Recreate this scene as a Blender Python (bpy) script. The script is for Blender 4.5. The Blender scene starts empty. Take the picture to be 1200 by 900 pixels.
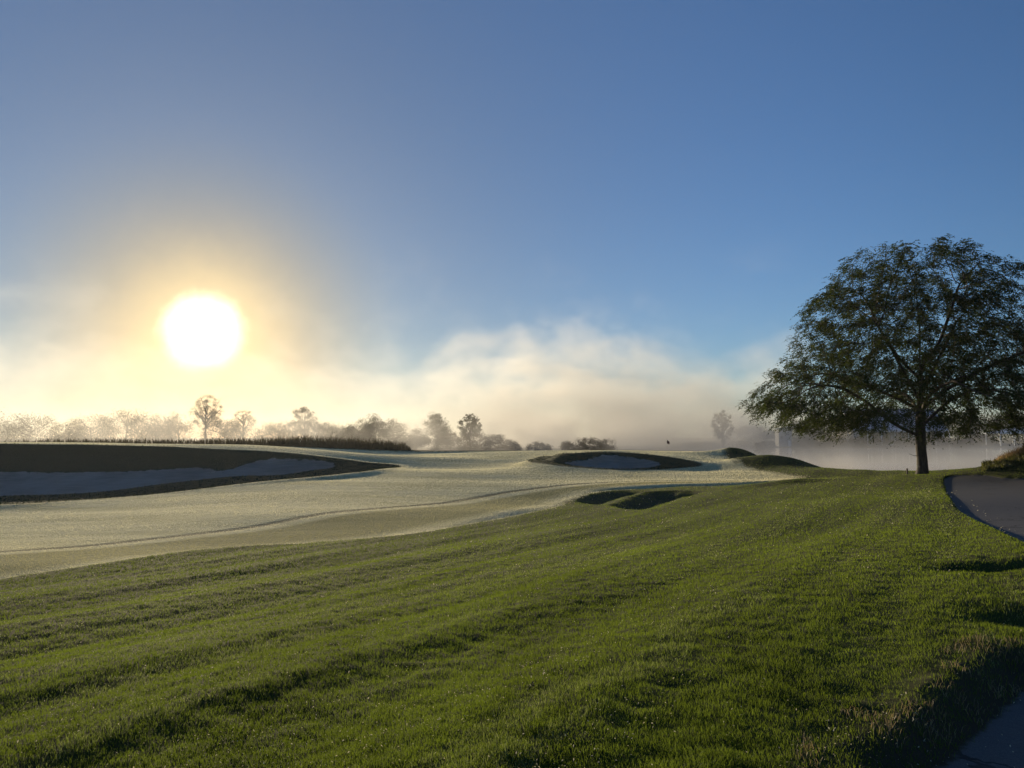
import bpy, math, random
import numpy as np

R = math.radians
SC = bpy.context.scene
COL = SC.collection

# ------------------------------------------------------------------ camera
EYE = 1.65
PITCH = R(4.0)
FPX = 890.0
cam_d = bpy.data.cameras.new('camera')
cam = bpy.data.objects.new('camera', cam_d)
COL.objects.link(cam)
cam_d.sensor_width = 36.0
cam_d.lens = FPX * 36.0 / 1200.0
cam_d.clip_start = 0.05
cam_d.clip_end = 9000.0
cam.location = (0, 0, EYE)
cam.rotation_euler = (R(90) + PITCH, 0, 0)
SC.camera = cam

# ------------------------------------------------------------------ light
SUN_AZ = R(-22.3)          # to the left of the view axis (+Y)
SUN_EL = R(7.3)
SUN_DIR = (math.sin(SUN_AZ) * math.cos(SUN_EL), math.cos(SUN_AZ) * math.cos(SUN_EL), math.sin(SUN_EL))
sun_d = bpy.data.lights.new('sun', 'SUN')
sun_d.energy = 5.0
sun_d.angle = R(0.5)
sun_d.color = (1.0, 0.81, 0.53)
sun = bpy.data.objects.new('sun', sun_d)
COL.objects.link(sun)
sun.rotation_euler = (R(90) - SUN_EL, 0, math.pi - SUN_AZ)
sun.location = (-60, 150, 60)

SC.view_settings.view_transform = 'Standard'
SC.view_settings.look = 'None'
SC.view_settings.gamma = 1.0
SC.view_settings.use_curve_mapping = False
SC.view_settings.exposure = 0.4

world = bpy.data.worlds.new('World')
SC.world = world
world.use_nodes = True
wt = world.node_tree
for n in list(wt.nodes):
    wt.nodes.remove(n)


class NT:
    """tiny node helper"""
    def __init__(s, t):
        s.t = t

    def n(s, typ, **kw):
        nd = s.t.nodes.new(typ)
        for k, v in kw.items():
            if k.startswith('i_'):
                nd.inputs[k[2:].replace('_', ' ')].default_value = v
            else:
                setattr(nd, k, v)
        return nd

    def link(s, a, b):
        s.t.links.new(a, b)

    def put(s, sock, v):
        if isinstance(v, bpy.types.NodeSocket):
            s.t.links.new(v, sock)
        else:
            sock.default_value = v

    def m(s, op, a, b=0.0, c=0.0, clamp=False):
        nd = s.t.nodes.new('ShaderNodeMath')
        nd.operation = op
        nd.use_clamp = clamp
        s.put(nd.inputs[0], a)
        s.put(nd.inputs[1], b)
        s.put(nd.inputs[2], c)
        return nd.outputs[0]

    def ss(s, v, lo, hi, out0=0.0, out1=1.0):
        nd = s.t.nodes.new('ShaderNodeMapRange')
        nd.interpolation_type = 'SMOOTHSTEP'
        s.put(nd.inputs['Value'], v)
        s.put(nd.inputs['From Min'], lo)
        s.put(nd.inputs['From Max'], hi)
        s.put(nd.inputs['To Min'], out0)
        s.put(nd.inputs['To Max'], out1)
        return nd.outputs[0]

    def lin(s, v, lo, hi, out0=0.0, out1=1.0):
        nd = s.t.nodes.new('ShaderNodeMapRange')
        s.put(nd.inputs['Value'], v)
        s.put(nd.inputs['From Min'], lo)
        s.put(nd.inputs['From Max'], hi)
        s.put(nd.inputs['To Min'], out0)
        s.put(nd.inputs['To Max'], out1)
        return nd.outputs[0]

    def noise(s, vec, scale, detail=3.0, rough=0.5, dist=0.0, dim='3D', out='Fac'):
        nd = s.t.nodes.new('ShaderNodeTexNoise')
        nd.noise_dimensions = dim
        if vec is not None:
            s.link(vec, nd.inputs['Vector'])
        nd.inputs['Scale'].default_value = scale
        nd.inputs['Detail'].default_value = detail
        nd.inputs['Roughness'].default_value = rough
        nd.inputs['Distortion'].default_value = dist
        return nd.outputs[out]

    def mixc(s, f, a, b, mode='MIX'):
        nd = s.t.nodes.new('ShaderNodeMix')
        nd.data_type = 'RGBA'
        nd.blend_type = mode
        nd.clamp_factor = True
        s.put(nd.inputs[0], f)
        s.put(nd.inputs[6], a)
        s.put(nd.inputs[7], b)
        return nd.outputs[2]

    def mapping(s, vec, scale=(1, 1, 1), rot=(0, 0, 0), loc=(0, 0, 0)):
        nd = s.t.nodes.new('ShaderNodeMapping')
        s.link(vec, nd.inputs['Vector'])
        nd.inputs['Scale'].default_value = scale
        nd.inputs['Rotation'].default_value = rot
        nd.inputs['Location'].default_value = loc
        return nd.outputs[0]


W = NT(wt)
sky = W.n('ShaderNodeTexSky', sky_type='NISHITA', sun_disc=False)
sky.sun_elevation = SUN_EL
sky.sun_rotation = SUN_AZ
sky.altitude = 200.0
sky.air_density = 1.0
sky.dust_density = 0.35
sky.ozone_density = 2.2
bg = W.n('ShaderNodeBackground')
SKY_STRENGTH = 0.074
# the sun behind wet morning air: the disc and its aureole, a function of direction only
tc = W.n('ShaderNodeTexCoord')
dot = W.n('ShaderNodeVectorMath', operation='DOT_PRODUCT')
W.link(tc.outputs['Generated'], dot.inputs[0])
dot.inputs[1].default_value = SUN_DIR
ang0 = W.m('MULTIPLY', W.m('ARCCOSINE', W.m('MINIMUM', dot.outputs['Value'], 0.999999)), 180 / math.pi)
# uneven wet air frays the edge of the glare
ang = W.m('MULTIPLY', ang0, W.m('ADD', 0.76, W.m('MULTIPLY', W.noise(tc.outputs['Generated'], 22.0, 4.0, 0.6), 0.48)))
core = W.m('MULTIPLY', W.ss(ang, 0.6, 3.3, 1.0, 0.0), 24.0)
h1 = W.m('MULTIPLY', W.m('EXPONENT', W.m('MULTIPLY', W.m('POWER', W.m('DIVIDE', ang, 4.6), 2.0), -1.0)), 5.5)
h2 = W.m('MULTIPLY', W.m('EXPONENT', W.m('DIVIDE', ang0, -6.5)), 3.2)
h3 = W.m('MULTIPLY', W.m('EXPONENT', W.m('DIVIDE', ang0, -24.0)), 2.2)


def wcol(c, f):
    nd = W.n('ShaderNodeVectorMath', operation='SCALE')
    nd.inputs[0].default_value = c
    W.put(nd.inputs['Scale'], f)
    return nd.outputs[0]


def vadd(a, b):
    nd = W.n('ShaderNodeVectorMath', operation='ADD')
    W.put(nd.inputs[0], a)
    W.put(nd.inputs[1], b)
    return nd.outputs[0]


tint = W.mixc(1.0, sky.outputs[0], W.mixc(W.ss(ang0, 3.0, 15.0), (1.0, 0.80, 0.46, 1), (0.58, 0.86, 1.25, 1)), 'MULTIPLY')
damp = W.n('ShaderNodeVectorMath', operation='SCALE')
W.link(tint, damp.inputs[0]); W.link(W.ss(ang0, 2.0, 50.0, 0.36, 1.0), damp.inputs['Scale'])
tint = damp.outputs[0]
tot = vadd(vadd(vadd(vadd(tint, wcol((1.0, 0.93, 0.72), core)), wcol((1.0, 0.66, 0.16), h1)),
                wcol((1.0, 0.66, 0.20), h2)), wcol((0.48, 0.68, 1.05), h3))
W.link(tot, bg.inputs['Color'])
bg.inputs['Strength'].default_value = SKY_STRENGTH
wo = W.n('ShaderNodeOutputWorld')
W.link(bg.outputs[0], wo.inputs['Surface'])
try:
    world.cycles.sampling_method = 'MANUAL'
    world.cycles.sample_map_resolution = 1024
except Exception:
    pass

cy = SC.cycles
cy.max_bounces = 6
cy.diffuse_bounces = 2
cy.glossy_bounces = 2
cy.transmission_bounces = 3
cy.transparent_max_bounces = 8
cy.volume_bounces = 0
cy.volume_step_rate = 1.0
cy.volume_max_steps = 256
cy.use_denoising = True
cy.caustics_reflective = False
cy.caustics_refractive = False
cy.sample_clamp_indirect = 4.0
SC.render.film_transparent = False

rng = np.random.default_rng(7)
random.seed(7)


# ------------------------------------------------------------------ helpers
def tag(o, label=None, cat=None, group=None, kind=None):
    if label: o['label'] = label
    if cat: o['category'] = cat
    if group: o['group'] = group
    if kind: o['kind'] = kind
    return o


def empty(name, loc, rz=0.0):
    o = bpy.data.objects.new(name, None)
    o.location = loc
    o.rotation_euler = (0, 0, rz)
    o.empty_display_size = 0.3
    COL.objects.link(o)
    return o


def mesh_np(name, V, F, mat=None, parent=None, smooth=False):
    """F: one array (n,k) or a list of such arrays."""
    me = bpy.data.meshes.new(name)
    Fs = F if isinstance(F, list) else [F]
    Fs = [np.asarray(f, dtype=np.int32) for f in Fs if len(f)]
    V = np.asarray(V, dtype=np.float32)
    me.vertices.add(len(V))
    me.vertices.foreach_set('co', V.ravel())
    loops = np.concatenate([f.ravel() for f in Fs])
    tots = np.concatenate([np.full(len(f), f.shape[1], dtype=np.int32) for f in Fs])
    starts = np.concatenate([[0], np.cumsum(tots)[:-1]]).astype(np.int32)
    me.loops.add(len(loops))
    me.loops.foreach_set('vertex_index', loops)
    me.polygons.add(len(tots))
    me.polygons.foreach_set('loop_start', starts)
    me.polygons.foreach_set('loop_total', tots)
    me.polygons.foreach_set('use_smooth', np.full(len(tots), smooth))
    me.update(calc_edges=True)
    me.validate()
    if mat: me.materials.append(mat)
    o = bpy.data.objects.new(name, me)
    COL.objects.link(o)
    if parent: o.parent = parent
    return o


class MB:
    """collects simple solids into one mesh"""
    def __init__(s):
        s.V = []; s.Q = []; s.T = []; s.n = 0

    def add(s, V, Q=(), T=()):
        V = np.asarray(V, float)
        s.V.append(V)
        if len(Q): s.Q.append(np.asarray(Q) + s.n)
        if len(T): s.T.append(np.asarray(T) + s.n)
        s.n += len(V)

    def box(s, x0, x1, y0, y1, z0, z1):
        V = [(x, y, z) for z in (z0, z1) for y in (y0, y1) for x in (x0, x1)]
        s.add(V, [(0, 2, 3, 1), (4, 5, 7, 6), (0, 1, 5, 4), (2, 6, 7, 3), (0, 4, 6, 2), (1, 3, 7, 5)])

    def prism(s, pts, a0, a1, axis='x'):
        """pts: outline in the other two axes, extruded along axis"""
        k = len(pts)
        V = []
        for a in (a0, a1):
            for p in pts:
                V.append((a, p[0], p[1]) if axis == 'x' else ((p[0], a, p[1]) if axis == 'y' else (p[0], p[1], a)))
        Q = [(i, (i + 1) % k, k + (i + 1) % k, k + i) for i in range(k)]
        T = [(0, i, i + 1) for i in range(1, k - 1)] + [(k, k + i + 1, k + i) for i in range(1, k - 1)]
        s.add(V, Q, T)

    def tube(s, P, rad, k=6):
        P = np.asarray(P, float)
        rad = np.asarray(rad, float)
        t = np.gradient(P, axis=0)
        t /= np.linalg.norm(t, axis=1)[:, None] + 1e-9
        up = np.array([0.31, 0.17, 0.93])
        if abs(t[0] @ up) > 0.9: up = np.array([0.9, 0.3, 0.1])
        a = np.cross(t, up); a /= np.linalg.norm(a, axis=1)[:, None] + 1e-9
        b = np.cross(t, a)
        th = np.arange(k) * 2 * math.pi / k
        ring = (np.cos(th)[None, :, None] * a[:, None, :] + np.sin(th)[None, :, None] * b[:, None, :]) * rad[:, None, None] + P[:, None, :]
        V = ring.reshape(-1, 3)
        i = np.arange(len(P) - 1)[:, None] * k
        j = np.arange(k)[None, :]
        j2 = (j + 1) % k
        Q = np.stack([i + j, i + j2, i + k + j2, i + k + j], -1).reshape(-1, 4)
        s.add(V, Q)

    def build(s, name, mat, parent=None, smooth=False):
        V = np.concatenate(s.V)
        F = []
        if s.Q: F.append(np.concatenate(s.Q))
        if s.T: F.append(np.concatenate(s.T))
        return mesh_np(name, V, F, mat, parent, smooth)


def material(name):
    m = bpy.data.materials.new(name)
    m.use_nodes = True
    for n in list(m.node_tree.nodes):
        m.node_tree.nodes.remove(n)
    t = NT(m.node_tree)
    out = t.n('ShaderNodeOutputMaterial')
    return m, t, out


def simple_mat(name, col, rough=0.7, metal=0.0, var=0.25, scale=3.0, spec=0.5, bump=0.0):
    m, t, out = material(name)
    g = t.n('ShaderNodeNewGeometry')
    nz = t.noise(g.outputs['Position'], scale, 5.0, 0.6)
    c = t.mixc(nz, tuple(x * (1 - var) for x in col) + (1,), tuple(min(1, x * (1 + var)) for x in col) + (1,))
    p = t.n('ShaderNodeBsdfPrincipled')
    t.link(c, p.inputs['Base Color'])
    p.inputs['Roughness'].default_value = rough
    p.inputs['Metallic'].default_value = metal
    p.inputs['Specular IOR Level'].default_value = spec
    if bump:
        b = t.n('ShaderNodeBump'); b.inputs['Distance'].default_value = bump
        t.link(nz, b.inputs['Height']); t.link(b.outputs[0], p.inputs['Normal'])
    t.link(p.outputs[0], out.inputs['Surface'])
    return m


def ray(px, py):
    u = (np.asarray(px, float) - 600) / FPX
    v = (450 - np.asarray(py, float)) / FPX
    return u, math.cos(PITCH) - v * math.sin(PITCH), math.sin(PITCH) + v * math.cos(PITCH)


def pz(px, py, zr):
    """world x,y where the sight line meets the level zr (relative to eye)"""
    dx, dy, dz = ray(px, py)
    t = zr / dz
    return dx * t, dy * t, zr


def pd(px, py, D):
    """world x,y,zr at forward distance D"""
    dx, dy, dz = ray(px, py)
    t = D / dy
    return dx * t, D, dz * t


# smooth 2D gradient noise
_perm = rng.permutation(512)
_gr = rng.normal(size=(512, 2)); _gr /= np.linalg.norm(_gr, axis=1)[:, None]


def pnoise(x, y):
    x = np.asarray(x, float); y = np.asarray(y, float)
    xi = np.floor(x).astype(int); yi = np.floor(y).astype(int)
    xf = x - xi; yf = y - yi

    def g(ix, iy, fx, fy):
        h = _perm[(ix + _perm[iy & 511]) & 511]
        return _gr[h, 0] * fx + _gr[h, 1] * fy
    u = xf * xf * xf * (xf * (xf * 6 - 15) + 10); v = yf * yf * yf * (yf * (yf * 6 - 15) + 10)
    n00 = g(xi, yi, xf, yf); n10 = g(xi + 1, yi, xf - 1, yf)
    n01 = g(xi, yi + 1, xf, yf - 1); n11 = g(xi + 1, yi + 1, xf - 1, yf - 1)
    return ((n00 * (1 - u) + n10 * u) * (1 - v) + (n01 * (1 - u) + n11 * u) * v) * 1.5


def sstep(x, a, b):
    t = np.clip((x - a) / (b - a), 0, 1)
    return t * t * (3 - 2 * t)


def sdf_poly(P, x, y, closed=True):
    """signed distance (positive inside) to polygon, or unsigned to a polyline"""
    P = np.asarray(P, float)
    d2 = np.full(x.shape, 1e18)
    inside = np.zeros(x.shape, bool)
    n = len(P)
    for i in range(n if closed else n - 1):
        a = P[i]; b = P[(i + 1) % n]
        e = b - a
        wx = x - a[0]; wy = y - a[1]
        t = np.clip((wx * e[0] + wy * e[1]) / (e @ e + 1e-12), 0, 1)
        dx = wx - t * e[0]; dy = wy - t * e[1]
        d2 = np.minimum(d2, dx * dx + dy * dy)
        if closed:
            c = (a[1] > y) != (b[1] > y)
            if e[1] != 0:
                xc = a[0] + (y - a[1]) / e[1] * e[0]
                inside ^= c & (x < xc)
    d = np.sqrt(d2)
    return np.where(inside, d, -d) if closed else d


def smooth_curve(P, closed=True, k=6):
    """Catmull-Rom through the points"""
    P = np.asarray(P, float); n = len(P); out = []
    for i in range(n if closed else n - 1):
        p0 = P[(i - 1) % n] if closed else P[max(i - 1, 0)]
        p1 = P[i]
        p2 = P[(i + 1) % n]
        p3 = P[(i + 2) % n] if closed else P[min(i + 2, n - 1)]
        for t in np.arange(k) / k:
            out.append(0.5 * ((2 * p1) + (-p0 + p2) * t + (2 * p0 - 5 * p1 + 4 * p2 - p3) * t * t + (-p0 + 3 * p1 - 3 * p2 + p3) * t ** 3))
    if not closed: out.append(P[-1])
    return np.array(out)


# ------------------------------------------------------------------ lie of the land
CP = []
for a in [(600, 900, -1.65), (0, 900, -2.0), (1200, 900, -1.72), (300, 800, -2.0), (0, 760, -2.7), (600, 780, -1.85),
          (900, 800, -1.75), (1200, 780, -1.78), (0, 700, -3.25), (150, 672, -3.4), (300, 650, -3.45), (450, 632, -3.5),
          (560, 615, -3.5), (640, 600, -3.45), (600, 700, -2.35), (800, 700, -2.0), (1000, 700, -1.85), (1150, 690, -1.82),
          (400, 730, -2.4), (200, 740, -2.6), (800, 640, -2.6), (1000, 640, -2.05), (1150, 620, -2.0), (700, 622, -3.1),
          (900, 600, -2.65), (1000, 590, -2.35), (1100, 590, -2.12), (1110, 562, -2.3), (1078, 557, -2.38), (1200, 562, -2.25),
          (1200, 600, -2.05), (960, 568, -2.75), (0, 640, -3.85), (200, 622, -3.75), (400, 603, -3.55), (560, 585, -3.4),
          (760, 570, -3.25), (680, 590, -3.5), (745, 603, -3.3), (820, 585, -3.15), (0, 596, -4.0), (200, 584, -3.75),
          (400, 566, -3.05), (480, 572, -3.15), (600, 560, -3.05), (530, 556, -2.85), (760, 557, -3.0), (900, 562, -2.95), (500, 549, -2.75), (600, 545, -2.6),
          (530, 539, -2.4), (620, 541, -2.5), (720, 553, -2.85), (818, 547, -2.65),
          # left bunker: lip, floor, rim
          (0, 587, -3.85), (200, 576, -3.55), (300, 564, -3.05), (380, 556, -2.85), (430, 551, -2.65),
          (0, 554, -3.2), (200, 551, -3.0), (300, 549, -2.85), (-200, 590, -3.9), (-200, 556, -3.2)]:
    CP.append(pz(*a))
for a in [(0, 520, 80), (100, 521, 80), (200, 523.5, 79), (300, 529, 77), (345, 532, 76), (400, 539, 75), (470, 547, 73),
          (-200, 519, 82), (720, 530, 74), (780, 533.5, 74), (660, 532, 72),
          (0, 516, 108), (100, 518.6, 108), (200, 520.2, 108), (300, 522, 108), (400, 525, 108), (480, 528, 108), (-200, 515, 108),
          (0, 518, 93), (100, 519.8, 93), (200, 521.6, 93), (300, 525, 93), (400, 530.5, 93), (480, 534, 92), (560, 528.5, 105), (620, 528.6, 102), (690, 527.6, 88), (780, 531, 95), (840, 530.5, 95), (850, 542, 70),
          (880, 531.5, 84), (905, 538, 74), (930, 544, 65), (955, 552, 57), (1000, 555, 53), (1150, 551, 48), (1175, 541, 47),
          (1200, 533, 46), (1260, 530, 44), (1300, 545, 40), (880, 541, 76), (900, 549, 64)]:
    CP.append(pd(*a))
for a in [(0, -6, -1.6), (15, -6, -1.5), (-15, -6, -2.0), (-40, -20, -3.0), (40, -20, -1.4), (60, 15, -1.2), (-60, 10, -3.9),
          (-60, 40, -3.9), (70, 40, -1.2), (-120, 60, -3.6), (-120, 110, -0.6), (110, 60, -1.5), (0, -60, -2.0),
          (0, 150, -3.8), (-60, 150, -3.4), (60, 150, -4.4), (-120, 150, -3.0), (34, 70, -4.3), (45, 66, -4.0)]:
    CP.append(a)
CP = np.array(CP, float)


def tps(A, B):
    d2 = (A[:, None, 0] - B[None, :, 0]) ** 2 + (A[:, None, 1] - B[None, :, 1]) ** 2
    return d2 * np.log(d2 + 1e-9) * 0.5


_K = tps(CP, CP) + np.eye(len(CP)) * 2.0
_P = np.c_[np.ones(len(CP)), CP[:, :2]]
_M = np.block([[_K, _P], [_P.T, np.zeros((3, 3))]])
_W = np.linalg.solve(_M, np.r_[CP[:, 2], 0, 0, 0])


def base_h(x, y):
    sh = x.shape
    Q = np.c_[x.ravel(), y.ravel()]
    out = np.empty(len(Q))
    for i in range(0, len(Q), 50000):
        q = Q[i:i + 50000]
        out[i:i + 50000] = tps(q, CP) @ _W[:-3] + _W[-3] + q @ _W[-2:]
    return out.reshape(sh)


def trace(pts, hf=None):
    hf = hf or base_h
    """sight-line hits of the smooth ground: outlines drawn on the land at their real distance"""
    P = []
    for px, py in pts:
        dx, dy, dz = ray(px, py)
        t = np.geomspace(2.5, 170, 1400)
        hh = hf(dx * t, dy * t)
        below = np.nonzero(dz * t < hh)[0]
        k = below[0] if len(below) else np.argmin(dz * t - hh)
        P.append((dx * t[k], dy * t[k]))
    return np.array(P)


# outlines on the ground
ROUGH_EDGE = trace([(-260, 726), (-120, 703), (0, 681), (100, 666), (200, 651), (300, 641), (400, 634), (480, 627), (540, 617), (600, 606), (645, 596), (672, 585), (700, 577),
                    (740, 574), (800, 571), (870, 569), (925, 565)])
CUT_LINE = trace([(-260, 668), (0, 646), (100, 637), (200, 627), (300, 616), (380, 604), (450, 596), (520, 589), (570, 580), (620, 573.5), (680, 569), (760, 566), (860, 565), (940, 563)])
FAIR = np.concatenate([ROUGH_EDGE, trace([(940, 560), (912, 555), (880, 550), (858, 541), (850, 534)]),
                       [pd(845, 527, 99)[:2], pd(720, 527, 99)[:2], pd(600, 527, 103)[:2], pd(400, 520, 104)[:2],
                        pd(0, 512, 104)[:2], pd(-400, 512, 104)[:2], pd(-500, 600, 50)[:2]]])
FAIR = smooth_curve(FAIR, True, 4)
CUT = smooth_curve(CUT_LINE, False, 5)
LB_OUT = smooth_curve(trace([(-260, 598), (0, 592), (75, 588), (150, 583), (225, 575), (280, 568), (340, 562), (400, 556), (440, 551), (468, 547),
                       (430, 543), (400, 539), (345, 532.5), (290, 529), (200, 524.5), (100, 522), (0, 521), (-260, 520)]), True, 5)
MB_OUT = smooth_curve(trace([(621, 541), (645, 545), (680, 549), (720, 551.5), (770, 551), (805, 548.5), (820, 546), (800, 540), (770, 535), (735, 531.5), (700, 530.5),
                       (665, 532), (635, 536)]), True, 5)
def dug(x, y):
    return base_h(x, y) - DIG_L * sstep(sdf_poly(LB_OUT, x, y), 0, 2.2) - DIG_M * sstep(sdf_poly(MB_OUT, x, y), 0.2, 3.2)


DIG_L, DIG_M = 0.6, 0.6
LB_SAND = smooth_curve(trace([(-260, 586), (0, 581), (60, 579.5), (120, 576), (180, 568), (225, 563), (280, 557.5), (330, 556), (365, 551), (392, 546.5), (380, 542),
                        (330, 538.5), (300, 541), (262, 552), (235, 547), (200, 549.5), (130, 553), (60, 554), (0, 553), (-260, 553)], dug), True, 4)
MB_SAND = smooth_curve(trace([(661, 543.5), (690, 548), (730, 549.5), (765, 547.5), (773, 543), (755, 538), (725, 534), (700, 534), (690, 538), (672, 540)], dug), True, 4)
HOLLOW_A = smooth_curve(trace([(679, 588), (700, 592), (715, 590), (735, 582), (750, 577), (715, 577), (690, 581)]), True, 4)
HOLLOW_B = smooth_curve(trace([(716, 592), (735, 597), (760, 598), (775, 592), (800, 583), (820, 577), (760, 577), (740, 583)]), True, 4)
PATH = smooth_curve(np.concatenate([trace([(1110, 559), (1108, 572), (1118, 590), (1140, 608), (1175, 625), (1215, 645), (1290, 668), (1420, 730)]),
                       [(9.5, 4.0), (14, 3.0), (26, 9.0), (40, 22), (52, 36), (44, 44)],
                       trace([(1230, 556.5), (1150, 556.8)])]), True, 4)
PATH2 = smooth_curve(np.concatenate([trace([(1235, 785), (1185, 812), (1138, 850), (1103, 885), (1075, 925)]), [(1.7, 2.6), (2.2, 1.0), (5.0, 1.2), (5.6, 3.2), (4.7, 5.2)]]), True, 4)
POND = smooth_curve([pd(868, 500, 112)[:2], pd(858, 500, 170)[:2], pd(858, 500, 235)[:2], pd(960, 500, 246)[:2], pd(1100, 500, 244)[:2], pd(1300, 500, 240)[:2],
                     pd(1700, 500, 190)[:2], pd(1650, 500, 90)[:2], pd(1290, 500, 70)[:2], pd(1180, 500, 64)[:2], pd(1078, 500, 62)[:2], pd(1000, 500, 66)[:2],
                     pd(955, 500, 74)[:2], pd(905, 500, 92)[:2]], True, 4)
WATER = -3.45
MOUNDS = [(pd(878, 536, 84)[:2], 0.7, 4.5, 2.4, 0.0), (pd(922, 546, 67)[:2], 0.75, 5.5, 2.4, -0.55),
          (pd(800, 531, 99)[:2], 0.22, 6.0, 2.0, 0.0), (pd(700, 529, 80)[:2], 0.25, 5.0, 1.6, 0.0), (pd(925, 566, 47)[:2], 0.22, 3.0, 1.2, 0.4),
          (pz(1185, 672, -1.82)[:2], -0.22, 0.75, 0.30, 0.3), (pz(1130, 668, -1.82)[:2], -0.10, 0.5, 0.2, 0.3), (pz(1205, 738, -1.8)[:2], -0.14, 0.5, 0.35, 0.2)]


def land(x, y, detail=True):
    """height relative to world zero and the zone fields"""
    r = np.hypot(x, y)
    front = y > 0
    h = base_h(x, y)
    # far land
    far = -3.7 + 0.7 * pnoise(x / 90.0, y / 90.0)
    far = far + 1.9 * sstep(y, 244, 300) * sstep(x, 55, 90)      # bank beyond the pond
    far = far + 0.0
    h = far + (h - far) * (1 - sstep(r, 118, 160))
    sp = sdf_poly(POND, x, y)
    h = np.where(sp > -7, h * (1 - sstep(sp, -7, 3)) + (-4.9) * sstep(sp, -7, 3), h)
    sf = sdf_poly(FAIR, x, y)
    sc = sdf_poly(CUT, x, y, False)
    lb = sdf_poly(LB_OUT, x, y); ls = sdf_poly(LB_SAND, x, y)
    mb = sdf_poly(MB_OUT, x, y); ms = sdf_poly(MB_SAND, x, y)
    ha = sdf_poly(HOLLOW_A, x, y); hb = sdf_poly(HOLLOW_B, x, y)
    pa = sdf_poly(PATH, x, y); pb = sdf_poly(PATH2, x, y)
    # bunkers: a grassed rim then a hollow
    h = h - DIG_L * sstep(lb, 0, 2.2) - 0.18 * sstep(ls, -0.3, 0.8)
    h = h + 0.05 * np.exp(-((lb + 0.3) / 0.7) ** 2)
    h = h - DIG_M * sstep(mb, 0.2, 3.2) - 0.18 * sstep(ms, -0.3, 0.8) + 0.07 * np.exp(-((mb + 0.4) / 1.1) ** 2)
    h = h - 0.30 * sstep(ha + 0.25 * pnoise(x, y), -0.5, 1.3) - 0.46 * sstep(hb + 0.25 * pnoise(x, y), -0.5, 1.5)
    for (cx, cy_), am, rx_, ry_, rot_ in MOUNDS:
        ux = (x - cx) * math.cos(rot_) + (y - cy_) * math.sin(rot_); uy = -(x - cx) * math.sin(rot_) + (y - cy_) * math.cos(rot_)
        h = h + am * np.exp(-(ux / rx_) ** 2 - (uy / ry_) ** 2)
    # paths lie a little below the turf
    h = h - 0.09 * sstep(pa, -0.12, 0.06) - 0.12 * sstep(pb, -0.35, 0.0)
    if detail:
        ca, sa = math.cos(R(31)), math.sin(R(31))
        s = x * ca - y * sa + 0.4 * pnoise(x / 9.0, y / 9.0); t = x * sa + y * ca
        rough = (1 - sstep(sf, -0.5, 0.3)) * (1 - sstep(pa, -0.3, 0)) * (1 - sstep(pb, -0.3, 0)) * (1 - sstep(r, 60, 110))
        near = 1 - sstep(r, 14, 40)
        big = pnoise(s / 2.1 + 3.1, t / 17.0) * 0.11 * (0.45 + 0.55 * near)
        mid = pnoise(s / 0.75 + 9.7, t / 6.0) * 0.034 * (0.3 + 0.7 * near)
        fine = (pnoise(x / 0.33, y / 0.33) * 0.016 + pnoise(x / 0.14 + 5, y / 0.14) * 0.010) * near
        h = h + rough * (big + mid + fine)
        fair = sstep(sf, 0, 1.0)
        sx = x * 0.97 - y * 0.25; tx = x * 0.25 + y * 0.97
        h = h + fair * (pnoise(x / 23.0 + 2, y / 13.0) * 0.26 + pnoise(x / 9.0, y / 5.0) * 0.05) * (1 - sstep(lb, -2, 0)) * (1 - sstep(mb, -2, 0))
        # step down from the first cut to the mown surface, with a wheel line pressed along it
        h = h - 0.02 * np.exp(-(sc / 0.3) ** 2) * fair
        h = h + 0.05 * (1 - sstep(sf, -0.25, 0.1)) * (r < 110)
    return h, dict(sf=sf, sc=sc, lb=lb, ls=ls, mb=mb, ms=ms, ha=ha, hb=hb, pa=pa, pb=pb, sp=sp)


def ground_z(x, y):
    h, _ = land(np.atleast_1d(np.asarray(x, float)), np.atleast_1d(np.asarray(y, float)))
    return h + EYE


# polar grid round the viewpoint, fine where the eye can tell
rad = np.concatenate([[0.0], np.geomspace(0.6, 2.6, 30, endpoint=False), np.geomspace(2.6, 36, 380, endpoint=False),
                      np.linspace(36, 118, 300, endpoint=False), np.geomspace(118, 320, 60, endpoint=False), np.geomspace(320, 2600, 24)])
azf = np.concatenate([np.radians(np.arange(-42, 42, 0.11)), np.radians(np.linspace(42, 318, 100, endpoint=False))])
NR, NA = len(rad), len(azf)
RR, AA = np.meshgrid(rad, azf, indexing='ij')
GX = RR * np.sin(AA); GY = RR * np.cos(AA)
GH, Z = land(GX, GY)
GZ = GH + EYE
i = np.arange(NR - 1)[:, None]; j = np.arange(NA)[None, :]; j2 = (j + 1) % NA
quads = np.stack([i * NA + j, (i + 1) * NA + j, (i + 1) * NA + j2, i * NA + j2], -1).reshape(-1, 4)[:, ::-1]
Vg = np.stack([GX.ravel(), GY.ravel(), GZ.ravel()], 1)
# smooth normals from the whole sheet so that the zones meet without a seam
p = Vg.reshape(NR, NA, 3)
dr = np.gradient(p, axis=0); da = np.roll(p, -1, 1) - np.roll(p, 1, 1)
Ng = np.cross(da, dr); Ng /= np.linalg.norm(Ng, axis=2)[:, :, None] + 1e-12
Ng[0, :] = (0, 0, 1)
Ng[Ng[:, :, 2] < 0] *= -1
Ng = Ng.reshape(-1, 3)
sand = np.maximum(Z['ls'], Z['ms']).ravel()
turf = Z['sf'].ravel()
path_sd = np.maximum(Z['pa'], Z['pb']).ravel()
bunk = np.maximum(Z['lb'], Z['mb']).ravel()
hol = np.maximum(Z['ha'], Z['hb']).ravel()
cutd = Z['sc'].ravel()
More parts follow.
